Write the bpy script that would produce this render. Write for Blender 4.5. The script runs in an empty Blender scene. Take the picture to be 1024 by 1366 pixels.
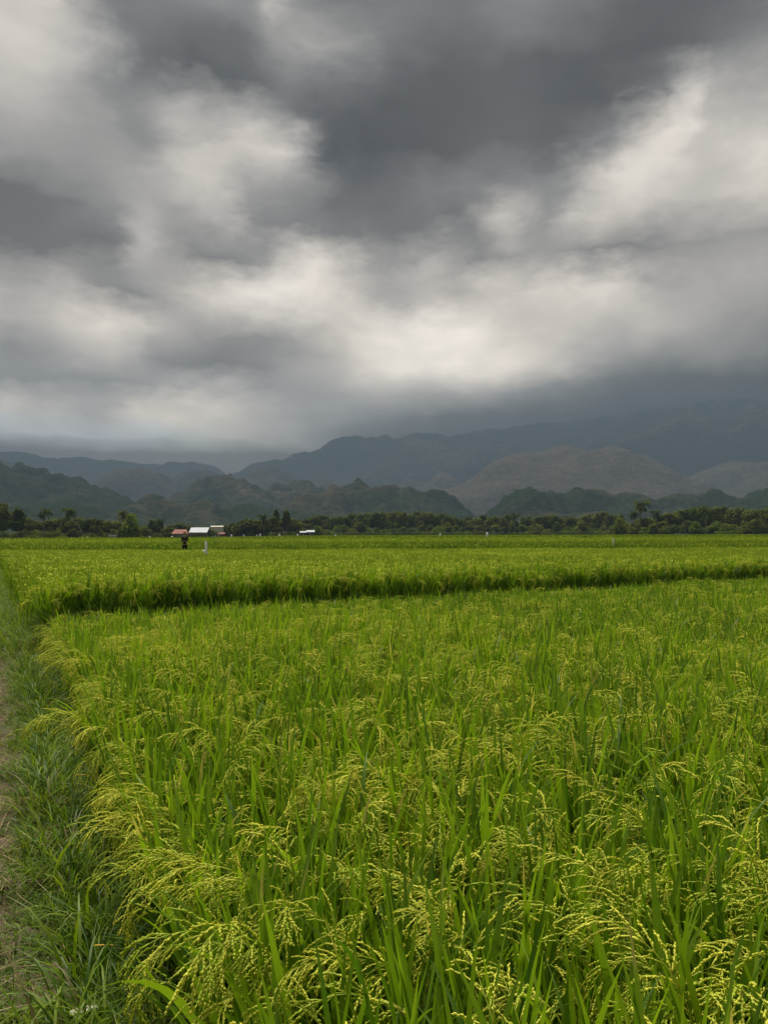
import bpy, math, random
import numpy as np
from mathutils import Matrix, Vector, Euler

random.seed(7)
RNG = np.random.default_rng(11)
scene = bpy.context.scene
COL = scene.collection
R = math.radians

# ------------------------------------------------------------------ camera
CAM_Z, F_PX, PITCH = 1.70, 1026.0, math.atan(28 / 1026.0)
cam_data = bpy.data.cameras.new("camera")
cam_data.sensor_fit = 'VERTICAL'
cam_data.sensor_height = 24.0
cam_data.lens = 24.0 * F_PX / 1366.0
cam_data.clip_start = 0.05
cam_data.clip_end = 40000
cam = bpy.data.objects.new("camera", cam_data)
COL.objects.link(cam)
cam.location = (0, 0, CAM_Z)
cam.rotation_euler = (Matrix.Rotation(R(90) + PITCH, 3, 'X') @ Matrix.Rotation(R(-0.17), 3, 'Z')).to_euler()
scene.camera = cam

# ------------------------------------------------------------------ render settings
scene.render.engine = 'CYCLES'
cy = scene.cycles
cy.max_bounces = 4
cy.diffuse_bounces = 2
cy.glossy_bounces = 1
cy.transmission_bounces = 2
cy.volume_bounces = 0
cy.transparent_max_bounces = 4
cy.caustics_reflective = False
cy.caustics_refractive = False
cy.use_denoising = True
cy.sample_clamp_indirect = 4.0
scene.view_settings.view_transform = 'Standard'
scene.view_settings.look = 'None'
EXPOSURE = 2.35
scene.view_settings.exposure = EXPOSURE
scene.view_settings.gamma = 1.0
scene.view_settings.use_curve_mapping = False


def ray(px, py):
    """direction (x, y, z) of a point of the view, level camera axes"""
    u, v = (px - 512) / F_PX, (683 - py) / F_PX
    return u, math.cos(PITCH) - v * math.sin(PITCH), math.sin(PITCH) + v * math.cos(PITCH)


def azel(px, py):
    x, y, z = ray(px, py)
    return math.atan2(x, y), math.atan2(z, math.hypot(x, y))


def srgb(c):
    c = c / 255.0
    return c / 12.92 if c <= 0.04045 else ((c + 0.055) / 1.055) ** 2.4


# ------------------------------------------------------------------ sky and sun
SUN_EL, SUN_AZ = 60.0, -25.0          # high, ahead and to the left, behind the cloud
HAZE_SIGMA, HAZE_TOP = 3.7e-4, 940.0
HAZE_ASYM = (0.115, 0.148, 0.175)      # brightness the air itself reaches over a long path

world = bpy.data.worlds.new("World")
scene.world = world
world.use_nodes = True
world.cycles.sampling_method = 'MANUAL'
world.cycles.sample_map_resolution = 512
wt = world.node_tree
for n in list(wt.nodes):
    wt.nodes.remove(n)


class NG:
    """small helper for shader node trees"""
    def __init__(self, tree):
        self.t = tree

    def n(self, kind, **kw):
        node = self.t.nodes.new(kind)
        for k, v in kw.items():
            setattr(node, k, v)
        return node

    def link(self, a, b):
        self.t.links.new(a, b)

    def put(self, sock, val):
        if isinstance(val, bpy.types.NodeSocket):
            self.link(val, sock)
        else:
            sock.default_value = val

    def math(self, op, a, b=0.0, c=None, clamp=False):
        m = self.n('ShaderNodeMath', operation=op, use_clamp=clamp)
        self.put(m.inputs[0], a)
        self.put(m.inputs[1], b)
        if c is not None:
            self.put(m.inputs[2], c)
        return m.outputs[0]

    def mix(self, f, a, b, blend='MIX'):
        m = self.n('ShaderNodeMix', data_type='RGBA', blend_type=blend)
        self.put(m.inputs[0], f)
        self.put(m.inputs[6], a)
        self.put(m.inputs[7], b)
        return m.outputs[2]

    def noise(self, vec, scale, detail=3.0, rough=0.5, dims='3D', dist=0.0):
        m = self.n('ShaderNodeTexNoise', noise_dimensions=dims)
        if vec is not None:
            self.put(m.inputs['Vector'], vec)
        m.inputs['Scale'].default_value = scale
        m.inputs['Detail'].default_value = detail
        m.inputs['Roughness'].default_value = rough
        m.inputs['Distortion'].default_value = dist
        return m

    def maprange(self, v, a, b, c=0.0, d=1.0, smooth=False):
        m = self.n('ShaderNodeMapRange', interpolation_type='SMOOTHSTEP' if smooth else 'LINEAR')
        self.put(m.inputs[0], v)
        for i, q in enumerate((a, b, c, d)):
            m.inputs[i + 1].default_value = q
        return m.outputs[0]

    def ramp(self, f, stops, interp='LINEAR'):
        m = self.n('ShaderNodeValToRGB')
        cr = m.color_ramp
        cr.interpolation = interp
        while len(cr.elements) < len(stops):
            cr.elements.new(0.5)
        for e, (p, c) in zip(cr.elements, stops):
            e.position = p
            e.color = (c[0], c[1], c[2], 1.0)
        if f is not None:
            self.put(m.inputs[0], f)
        return m.outputs[0]


g = NG(wt)
# brightness of the cloud sheet (display grey), rows by height above the horizon, columns by azimuth
SKY_ROWS = [   # (height in the view, {column: display grey})
    (-70, {0: 190, 100: 165, 200: 140, 350: 150, 500: 130, 650: 122, 800: 122, 1024: 126}),
    (0, {0: 205, 64: 195, 128: 150, 192: 135, 256: 140, 320: 145, 352: 178, 384: 150, 448: 125, 512: 125, 576: 122, 640: 120, 704: 130, 768: 130, 832: 122, 896: 112, 960: 115, 1024: 118}),
    (50, {0: 200, 64: 190, 128: 135, 192: 125, 256: 120, 320: 120, 384: 155, 448: 155, 512: 130, 576: 118, 640: 112, 704: 125, 768: 122, 832: 112, 896: 105, 960: 108, 1024: 112}),
    (100, {0: 195, 64: 185, 112: 165, 160: 125, 224: 108, 256: 104, 320: 112, 384: 125, 448: 120, 512: 110, 576: 104, 640: 104, 704: 108, 768: 104, 832: 102, 896: 105, 960: 118, 1024: 130}),
    (150, {0: 185, 64: 175, 128: 150, 176: 140, 224: 165, 256: 160, 288: 165, 340: 160, 384: 118, 448: 104, 512: 100, 576: 102, 640: 104, 704: 108, 768: 102, 832: 104, 896: 130, 930: 168, 960: 150, 1024: 150}),
    (200, {0: 175, 64: 165, 128: 150, 192: 145, 240: 185, 288: 196, 350: 202, 384: 170, 420: 115, 480: 98, 512: 98, 576: 100, 640: 106, 704: 110, 768: 112, 832: 145, 880: 198, 930: 218, 960: 185, 1024: 175}),
    (250, {0: 150, 64: 150, 128: 150, 192: 165, 256: 190, 288: 185, 320: 165, 384: 150, 448: 118, 512: 112, 576: 125, 640: 130, 704: 135, 768: 150, 832: 202, 880: 216, 930: 195, 960: 185, 1024: 210}),
    (300, {0: 115, 64: 125, 128: 150, 170: 165, 224: 155, 288: 175, 320: 140, 384: 130, 448: 128, 512: 120, 576: 122, 640: 130, 690: 188, 740: 150, 780: 185, 832: 195, 896: 180, 960: 185, 1024: 195}),
    (350, {0: 118, 64: 120, 128: 125, 160: 165, 200: 165, 256: 135, 320: 145, 350: 180, 400: 208, 448: 190, 512: 150, 576: 170, 640: 140, 704: 150, 768: 150, 832: 135, 896: 140, 960: 150, 1024: 150}),
    (400, {0: 160, 64: 160, 128: 140, 192: 145, 256: 190, 320: 215, 384: 220, 448: 200, 512: 170, 576: 180, 640: 190, 704: 190, 768: 200, 832: 205, 896: 170, 960: 165, 1024: 165}),
    (450, {0: 170, 64: 185, 112: 200, 160: 205, 200: 180, 256: 150, 320: 145, 384: 155, 448: 195, 512: 220, 576: 226, 640: 220, 704: 195, 768: 185, 832: 170, 880: 180, 960: 160, 1024: 150}),
    (490, {0: 140, 64: 160, 128: 180, 192: 145, 256: 130, 320: 130, 384: 145, 448: 180, 512: 216, 576: 224, 640: 216, 704: 205, 768: 175, 832: 155, 896: 145, 960: 140, 1024: 130}),
    (525, {0: 140, 64: 140, 128: 140, 192: 150, 256: 165, 320: 165, 384: 155, 448: 155, 512: 165, 576: 165, 640: 155, 704: 140, 768: 128, 832: 120, 896: 114, 960: 110, 1024: 106}),
    (560, {0: 175, 64: 165, 128: 162, 192: 188, 256: 188, 320: 176, 384: 158, 448: 140, 512: 128, 576: 118, 640: 112, 704: 108, 768: 105, 832: 103, 896: 102, 1024: 101}),
    (588, {0: 186, 64: 186, 128: 182, 192: 176, 256: 168, 320: 160, 384: 146, 448: 120, 512: 110, 640: 106, 1024: 101}),
    (610, {0: 122, 128: 124, 256: 124, 384: 116, 512: 106, 768: 102, 1024: 101}),
    (712, {0: 108, 256: 108, 512: 104, 1024: 101}),
]


def sky_rgb(v, el):
    """cloud colour: slate where thick, warm cream where thin; then seen through the air in front of it"""
    t = min(max((v - 92) / 120.0, 0), 1.1)
    low = min(max((R(15) - el) / R(6), 0), 1)
    lo = [a + (b - a) * low for a, b in zip((0.955, 1.0, 1.05), (0.80, 1.0, 1.16))]
    hi = (1.07, 1.0, 0.905)
    k = [lo[i] + (hi[i] - lo[i]) * min(1.0, t * 1.15) for i in range(3)]
    v = v - 13 * max(0.0, 1 - 1.6 * t) * (1 - low) + 5 * min(1.0, t)
    lin = [srgb(v) * q for q in k]
    path = min(HAZE_TOP / max(math.sin(el), 0.02), 8200.0)
    T = math.exp(-HAZE_SIGMA * path)
    return [min(max(0.015, (lin[i] - (1 - T) * HAZE_ASYM[i]) / T), 5.0) / 6.0 for i in range(3)]


tc = g.n('ShaderNodeTexCoord')
sep = g.n('ShaderNodeSeparateXYZ')
g.link(tc.outputs['Generated'], sep.inputs[0])
dx, dy, dz = sep.outputs
sph = g.n('ShaderNodeVectorMath', operation='MULTIPLY')
g.link(tc.outputs['Generated'], sph.inputs[0])
sph.inputs[1].default_value = (1.0, 1.0, 2.0)
wn = g.noise(sph.outputs[0], 5.5, 10.0, 0.64)
sw = g.n('ShaderNodeSeparateColor')
g.link(wn.outputs['Color'], sw.inputs[0])
warp_amt = g.maprange(dz, 0.0, 0.30, 0.012, 0.085)
wf = g.noise(sph.outputs[0], 17.0, 8.0, 0.62)
sf = g.n('ShaderNodeSeparateColor')
g.link(wf.outputs['Color'], sf.inputs[0])
wx = g.math('MULTIPLY', g.math('SUBTRACT', sw.outputs[0], 0.5), g.math('MULTIPLY', warp_amt, 1.5))
wx = g.math('ADD', wx, g.math('MULTIPLY', g.math('SUBTRACT', sf.outputs[0], 0.5), g.math('MULTIPLY', warp_amt, 0.75)))
wy = g.math('MULTIPLY', g.math('SUBTRACT', sw.outputs[1], 0.5), warp_amt)
wy = g.math('ADD', wy, g.math('MULTIPLY', g.math('SUBTRACT', sf.outputs[1], 0.5), g.math('MULTIPLY', warp_amt, 0.55)))
az = g.math('ADD', g.math('ARCTAN2', dx, dy), wx)
el = g.math('ADD', g.math('ARCSINE', dz), wy)
HALF = azel(1024, 400)[0]
fx = g.math('PINGPONG', g.math('ADD', g.math('DIVIDE', az, 2 * HALF), 0.5), 1.0)
val, prev_el = None, None
for py, vals in SKY_ROWS:
    e = azel(512, py)[1]
    r = g.ramp(fx, [(x / 1024.0, sky_rgb(v, max(e, 0.02))) for x, v in vals.items()], 'CARDINAL')
    if val is None:
        val = r
    else:
        f = g.maprange(el, e, prev_el, 1.0, 0.0)
        val = g.mix(f, val, r)
    prev_el = e
# wisps: finer streaks over the sheet
wn2 = g.noise(sph.outputs[0], 7.5, 10.0, 0.64, dist=0.5)
wisp = g.maprange(wn2.outputs['Fac'], 0.30, 0.72, 0.86, 1.12)
wispc = g.n('ShaderNodeCombineColor')
for i in range(3):
    g.link(wisp, wispc.inputs[i])
val = g.mix(1.0, val, wispc.outputs[0], 'MULTIPLY')
# the clear sky above the sheet shows through it very faintly
nish = g.n('ShaderNodeTexSky', sky_type='NISHITA')
nish.sun_disc = False
nish.sun_elevation = R(SUN_EL)
nish.sun_rotation = R(SUN_AZ)
nish_s = g.mix(1.0, nish.outputs[0], (0.01, 0.01, 0.01, 1), 'MULTIPLY')
val = g.mix(0.04, val, nish_s)
bg = g.n('ShaderNodeBackground')
g.link(val, bg.inputs[0])
bg.inputs[1].default_value = 6.0 * 0.5 ** EXPOSURE      # the rows hold a sixth of the brightness
wo = g.n('ShaderNodeOutputWorld')
g.link(bg.outputs[0], wo.inputs[0])

sun_d = bpy.data.lights.new("sun", 'SUN')
sun_d.energy = 1.5
sun_d.angle = R(26)
sun_d.color = (1.0, 0.955, 0.88)
sun = bpy.data.objects.new("sun", sun_d)
COL.objects.link(sun)
sv = Vector((math.sin(R(SUN_AZ)) * math.cos(R(SUN_EL)), math.cos(R(SUN_AZ)) * math.cos(R(SUN_EL)), math.sin(R(SUN_EL))))
sun.rotation_euler = sv.to_track_quat('Z', 'Y').to_euler()

# ------------------------------------------------------------------ helpers
def tag(o, label=None, cat=None, group=None, kind=None):
    for k, v in (('label', label), ('category', cat), ('group', group), ('kind', kind)):
        if v:
            o[k] = v
    return o


def mesh_np(name, V, F, mats=(), smooth=False, tint=None, mat_idx=None):
    """V (n,3), F list of index lists or (m,k) array"""
    me = bpy.data.meshes.new(name)
    V = np.asarray(V, dtype=np.float32)
    if isinstance(F, np.ndarray):
        m, k = F.shape
        me.vertices.add(len(V))
        me.vertices.foreach_set('co', V.ravel())
        me.loops.add(m * k)
        me.loops.foreach_set('vertex_index', F.astype(np.int32).ravel())
        me.polygons.add(m)
        me.polygons.foreach_set('loop_start', np.arange(0, m * k, k, dtype=np.int32))
        me.update(calc_edges=True)
    else:
        me.from_pydata([tuple(map(float, v)) for v in V], [], F)
    for mt in mats:
        me.materials.append(mt)
    n = len(me.polygons)
    if smooth:
        me.polygons.foreach_set('use_smooth', np.ones(n, dtype=bool))
    if mat_idx is not None:
        me.polygons.foreach_set('material_index', np.asarray(mat_idx, dtype=np.int32))
    if tint is not None:
        a = me.attributes.new('tint', 'FLOAT', 'POINT')
        a.data.foreach_set('value', np.asarray(tint, dtype=np.float32))
    me.update()
    return me


def link(name, me, parent=None, loc=None, col=None):
    o = bpy.data.objects.new(name, me)
    (col or COL).objects.link(o)
    if parent is not None:
        o.parent = parent
    if loc is not None:
        o.location = loc
    return o


def empty(name, loc=(0, 0, 0), rz=0.0):
    o = bpy.data.objects.new(name, None)
    COL.objects.link(o)
    o.location = loc
    o.rotation_euler = (0, 0, rz)
    o.empty_display_size = 0.2
    return o


def _hash(ix, iy, seed):
    h = (ix.astype(np.int64) * 374761393 + iy.astype(np.int64) * 668265263 + seed * 1442695041) & 0xFFFFFFFF
    h = ((h ^ (h >> 13)) * 1274126177) & 0xFFFFFFFF
    return ((h ^ (h >> 16)) & 0xFFFF) / 65535.0


def noise2(x, y, seed=0):
    ix, iy = np.floor(x), np.floor(y)
    fx_, fy_ = x - ix, y - iy
    ix, iy = ix.astype(np.int64), iy.astype(np.int64)
    out = 0
    ux, uy = fx_ ** 3 * (fx_ * (fx_ * 6 - 15) + 10), fy_ ** 3 * (fy_ * (fy_ * 6 - 15) + 10)
    def gr(jx, jy):
        a = _hash(ix + jx, iy + jy, seed) * 2 * np.pi
        return np.cos(a) * (fx_ - jx) + np.sin(a) * (fy_ - jy)
    a = gr(0, 0) * (1 - ux) + gr(1, 0) * ux
    b = gr(0, 1) * (1 - ux) + gr(1, 1) * ux
    return (a * (1 - uy) + b * uy) * 1.5


def fbm(x, y, octv=4, seed=0, gain=0.5):
    s, a = 0, 1.0
    for i in range(octv):
        s = s + a * noise2(x * 2 ** i, y * 2 ** i, seed + i * 17)
        a *= gain
    return s


def ridged(x, y, octv=4, seed=0, gain=0.5):
    s, a, tot = 0, 1.0, 0
    for i in range(octv):
        s = s + a * (1.05 - np.sqrt(noise2(x * 2 ** i, y * 2 ** i, seed + i * 31) ** 2 + 0.02) * 1.6)
        tot += a
        a *= gain
    return s / tot


# ------------------------------------------------------------------ materials
MATS = {}


def new_mat(name):
    m = bpy.data.materials.new(name)
    m.use_nodes = True
    m.node_tree.nodes.clear()
    MATS[name] = m
    return m, NG(m.node_tree)


def out(gr, shader):
    o = gr.n('ShaderNodeOutputMaterial')
    gr.link(shader, o.inputs[0])
    return o


def leaf_mat(name, dark, light, translucent=0.4, gloss=0.03, rnd=0.35, rough=0.5, tip=None, tr_tint=(1.25, 1.2, 0.6, 1)):
    m, q = new_mat(name)
    at = q.n('ShaderNodeAttribute', attribute_name='tint')
    oi = q.n('ShaderNodeObjectInfo')
    tone = q.n('ShaderNodeAttribute', attribute_name='tone', attribute_type='INSTANCER')
    f = q.math('ADD', at.outputs['Fac'], q.math('MULTIPLY', q.math('SUBTRACT', oi.outputs['Random'], 0.5), rnd))
    f = q.math('ADD', f, tone.outputs['Fac'], clamp=True)
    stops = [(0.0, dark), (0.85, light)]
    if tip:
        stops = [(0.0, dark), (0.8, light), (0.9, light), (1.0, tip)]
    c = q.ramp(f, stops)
    d = q.n('ShaderNodeBsdfDiffuse')
    q.link(c, d.inputs[0])
    sh = d.outputs[0]
    if translucent > 0:
        tr = q.n('ShaderNodeBsdfTranslucent')
        q.link(q.mix(1.0, c, tr_tint, 'MULTIPLY'), tr.inputs[0])
        mx = q.n('ShaderNodeMixShader')
        mx.inputs[0].default_value = translucent
        q.link(sh, mx.inputs[1])
        q.link(tr.outputs[0], mx.inputs[2])
        sh = mx.outputs[0]
    if gloss > 0:
        gl = q.n('ShaderNodeBsdfGlossy')
        gl.inputs['Roughness'].default_value = rough
        mx = q.n('ShaderNodeMixShader')
        mx.inputs[0].default_value = gloss
        q.link(sh, mx.inputs[1])
        q.link(gl.outputs[0], mx.inputs[2])
        sh = mx.outputs[0]
    out(q, sh)
    return m


def plain(name, col, rough=0.7, var=0.15, scale=3.0, spec=0.3, bump=0.0):
    m, q = new_mat(name)
    t = q.n('ShaderNodeTexCoord')
    nz = q.noise(t.outputs['Object'], scale, 5.0, 0.6)
    lo = tuple(c * (1 - var) for c in col) + (1,)
    hi = tuple(min(1, c * (1 + var)) for c in col) + (1,)
    b = q.n('ShaderNodeBsdfPrincipled')
    q.link(q.mix(q.maprange(nz.outputs['Fac'], 0.3, 0.7), lo, hi), b.inputs['Base Color'])
    b.inputs['Roughness'].default_value = rough
    b.inputs['Specular IOR Level'].default_value = spec
    if bump:
        bp = q.n('ShaderNodeBump')
        bp.inputs['Strength'].default_value = bump
        q.link(nz.outputs['Fac'], bp.inputs['Height'])
        q.link(bp.outputs[0], b.inputs['Normal'])
    out(q, b.outputs[0])
    return m


M_RICE = leaf_mat('rice_leaf', (0.045, 0.130, 0.007), (0.255, 0.400, 0.016), 0.42, 0.03, 0.30, tip=(0.50, 0.45, 0.12))
M_RICE_FAR = leaf_mat('rice_leaf_upper', (0.045, 0.110, 0.008), (0.240, 0.350, 0.020), 0.42, 0.015, 0.30)
M_PAN = leaf_mat('rice_panicle', (0.40, 0.52, 0.030), (0.82, 0.82, 0.10), 0.34, 0.02, 0.7)
M_GRASS = leaf_mat('verge_grass', (0.045, 0.115, 0.006), (0.205, 0.290, 0.016), 0.38, 0.02, 0.5, tip=(0.24, 0.21, 0.08))
M_STRAW = leaf_mat('straw', (0.13, 0.095, 0.050), (0.36, 0.28, 0.16), 0.1, 0.0, 0.5)
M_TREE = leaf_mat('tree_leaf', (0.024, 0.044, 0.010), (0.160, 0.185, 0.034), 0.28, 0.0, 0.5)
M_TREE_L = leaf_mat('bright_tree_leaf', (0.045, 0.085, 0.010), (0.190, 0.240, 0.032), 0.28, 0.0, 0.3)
M_PALM = leaf_mat('palm_leaf', (0.024, 0.040, 0.010), (0.125, 0.150, 0.030), 0.25, 0.0, 0.4)
M_BARK = plain('bark', (0.17, 0.145, 0.11), 0.9, 0.3, 4.0)
M_WHITE = leaf_mat('white_plastic', (0.84, 0.84, 0.82), (0.88, 0.88, 0.86), 0.35, 0.02, 0.0, tr_tint=(1, 1, 1, 1))
M_WOOD = plain('stake_wood', (0.22, 0.17, 0.11), 0.85, 0.3, 10.0)
M_REDROOF = plain('red_roof', (0.30, 0.095, 0.06), 0.75, 0.35, 1.2)
M_GREYROOF = plain('metal_roof', (0.44, 0.47, 0.50), 0.55, 0.12, 0.7)
M_CREAM = plain('cream_plaster', (0.62, 0.56, 0.44), 0.85, 0.12, 1.0)
M_WALL = plain('weathered_wall', (0.20, 0.18, 0.155), 0.9, 0.25, 0.8)
M_DARK = plain('dark_opening', (0.03, 0.03, 0.032), 0.4, 0.2, 2.0)
M_BLACK = plain('black_cloth', (0.012, 0.012, 0.016), 0.9, 0.3, 20.0)
M_TAN = plain('tan_cloth', (0.38, 0.28, 0.15), 0.9, 0.15, 30.0)
M_SKIN = plain('skin', (0.30, 0.17, 0.10), 0.6, 0.08, 20.0)


def ground_material(name, a, b, c, scale, bump=0.4, green_amt=0.5):
    m, q = new_mat(name)
    t = q.n('ShaderNodeTexCoord')
    n1 = q.noise(t.outputs['Object'], scale, 6.0, 0.62)
    n2 = q.noise(t.outputs['Object'], scale * 6.5, 6.0, 0.65)
    base = q.mix(q.maprange(n2.outputs['Fac'], 0.3, 0.7), a + (1,), b + (1,))
    base = q.mix(q.maprange(n1.outputs['Fac'], 0.52 - green_amt * 0.2, 0.62), base, c + (1,))
    bs = q.n('ShaderNodeBsdfPrincipled')
    q.link(base, bs.inputs['Base Color'])
    bs.inputs['Roughness'].default_value = 0.95
    bs.inputs['Specular IOR Level'].default_value = 0.1
    bp = q.n('ShaderNodeBump')
    bp.inputs['Strength'].default_value = bump
    bp.inputs['Distance'].default_value = 0.03
    q.link(n2.outputs['Fac'], bp.inputs['Height'])
    q.link(bp.outputs[0], bs.inputs['Normal'])
    out(q, bs.outputs[0])
    return m


M_GROUND = ground_material('paddy_soil', (0.050, 0.040, 0.024), (0.085, 0.068, 0.040), (0.030, 0.055, 0.016), 0.9, 0.5, 1.0)
M_PATH = ground_material('trodden_earth', (0.070, 0.050, 0.030), (0.165, 0.120, 0.076), (0.060, 0.070, 0.024), 3.2, 0.7, 0.3)


def hill_material(name, forest, grass, bare, lo, hi, fscale):
    """forest in gullies and lower slopes, dry grass on the open spurs, by noise and by the mesh's own 'tint'"""
    m, q = new_mat(name)
    t = q.n('ShaderNodeTexCoord')
    at = q.n('ShaderNodeAttribute', attribute_name='tint')
    n1 = q.noise(t.outputs['Object'], fscale, 6.0, 0.65)
    n2 = q.noise(t.outputs['Object'], fscale * 9, 5.0, 0.7)
    f = q.math('ADD', at.outputs['Fac'], q.math('MULTIPLY', q.math('SUBTRACT', n1.outputs['Fac'], 0.5), 1.3))
    f = q.math('ADD', f, q.math('MULTIPLY', q.math('SUBTRACT', n2.outputs['Fac'], 0.5), 0.5))
    c = q.mix(q.maprange(f, lo, hi, smooth=True), forest + (1,), grass + (1,))
    c = q.mix(q.maprange(f, hi + 0.12, hi + 0.35, smooth=True), c, bare + (1,))
    sp = q.maprange(n2.outputs['Fac'], 0.3, 0.7, 0.55, 1.45)
    cc = q.n('ShaderNodeCombineColor')
    for i in range(3):
        q.link(sp, cc.inputs[i])
    c = q.mix(1.0, c, cc.outputs[0], 'MULTIPLY')
    d = q.n('ShaderNodeBsdfDiffuse')
    q.link(c, d.inputs[0])
    bp = q.n('ShaderNodeBump')
    bp.inputs['Strength'].default_value = 0.8
    bp.inputs['Distance'].default_value = 0.12 / fscale
    q.link(n2.outputs['Fac'], bp.inputs['Height'])
    q.link(bp.outputs[0], d.inputs['Normal'])
    out(q, d.outputs[0])
    return m


M_HILL_A = hill_material('wooded_hill', (0.022, 0.036, 0.015), (0.060, 0.056, 0.030), (0.14, 0.11, 0.07), 0.54, 0.88, 0.010)
M_HILL_B = hill_material('grassy_hill', (0.035, 0.048, 0.024), (0.090, 0.074, 0.047), (0.115, 0.094, 0.064), 0.36, 0.66, 0.006)
M_HILL_C = hill_material('far_mountain', (0.040, 0.050, 0.034), (0.095, 0.080, 0.052), (0.13, 0.11, 0.08), 0.50, 0.90, 0.003)

# ------------------------------------------------------------------ layout of the paddies
PA = R(26.0)                                   # the path runs 26 degrees left of the view
UX, UY = -math.sin(PA), math.cos(PA)           # along the path
TX, TY = math.cos(PA), math.sin(PA)            # to the right of the path
EDGE_S, EDGE_K, GAP = 9.9, 0.065, 1.05         # far edge of the first paddy, then a low bank
FIELD2_END = 43.0


def st(x, y):
    return UX * x + UY * y, TX * x + TY * y


def xy(s, t):
    return UX * s + TX * t, UY * s + TY * t


def sstep(a, b, x):
    t_ = np.clip((np.asarray(x, float) - a) / (b - a), 0, 1)
    return t_ * t_ * (3 - 2 * t_)


def ground_z(x, y):
    x, y = np.asarray(x, float), np.asarray(y, float)
    s, t = st(x, y)
    bund = 0.2 * sstep(-1.25, -0.85, t) * (1 - sstep(0.15, 0.50, t))
    e = EDGE_S + EDGE_K * t
    right = sstep(0.0, 0.6, t)
    beyond = sstep(e - 0.1, e + 0.5, s) * np.maximum(right, 0.0)
    lv = 0.43 - 0.23 * sstep(10, 42, y)
    for y0, k, dz_ in ((FIELD2_END + 0.8, 0.03, 0.05), (63.0, 0.04, 0.07), (93.5, 0.05, 0.05)):
        lv = lv + dz_ * sstep(-0.5, 0.5, y - y0 - k * x)
    leftw = sstep(-0.10, -0.30, x / np.maximum(y, 1.0))
    lv = lv - 0.60 * np.clip((y - 95) / 255, 0, 1) * (1 - leftw) - 1.05 * np.clip((y - 95) / 140, 0, 1) * leftw
    z = np.where(y > 30, lv, np.maximum(bund, lv * beyond) + 0.04 * sstep(e - 0.1, e + 0.5, s) * (1 - right))
    n = 0.02 * fbm(x * 0.7, y * 0.7, 3, 5) * np.exp(-np.hypot(x, y) / 60)
    return z + n


def build_ground():
    def lines(lo, hi, fine_lo, fine_hi, step, grow=1.18):
        v = list(np.arange(fine_lo, fine_hi, step))
        d = step
        a = v[-1]
        while a < hi:
            d *= grow
            a += d
            v.append(a)
        d, a = step, v[0]
        pre = []
        while a > lo:
            d *= grow
            a -= d
            pre.append(a)
        return np.array(pre[::-1] + v)
    tl = lines(-6500, 6500, -2.0, 1.4, 0.1)
    sl = lines(-1500, 6800, 0.0, 14.0, 0.28, 1.13)
    S, T = np.meshgrid(sl, tl, indexing='ij')
    X, Y = xy(S, T)
    Z = ground_z(X, Y)
    V = np.stack([X, Y, Z], -1).reshape(-1, 3)
    nt = len(tl)
    i, j = np.meshgrid(np.arange(len(sl) - 1), np.arange(nt - 1), indexing='ij')
    a = (i * nt + j).ravel()
    F = np.stack([a, a + 1, a + nt + 1, a + nt], -1)[:, ::-1]
    o = link('ground', mesh_np('ground', V, F, [M_GROUND], True))
    tag(o, 'flat paddy soil and plain reaching back to the hills', 'ground', kind='structure')
    # the trodden path on the bank
    sl = np.arange(-3, 46, 0.06)
    tl = np.arange(-0.72, 0.20, 0.05)
    S, T = np.meshgrid(sl, tl, indexing='ij')
    T = T + 0.06 * noise2(S * 0.6, S * 0 + 3.3, 9)
    X, Y = xy(S, T)
    Z = ground_z(X, Y) + 0.014 + 0.030 * np.abs(fbm(X * 5, Y * 5, 4, 2, 0.6))
    V = np.stack([X, Y, Z], -1).reshape(-1, 3)
    nt = len(tl)
    i, j = np.meshgrid(np.arange(len(sl) - 1), np.arange(nt - 1), indexing='ij')
    a = (i * nt + j).ravel()
    F = np.stack([a, a + 1, a + nt + 1, a + nt], -1)[:, ::-1]
    o = link('path', mesh_np('path', V, F, [M_PATH], True))
    tag(o, 'trodden brown earth path along the paddy bank', 'path', kind='structure')


build_ground()

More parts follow.
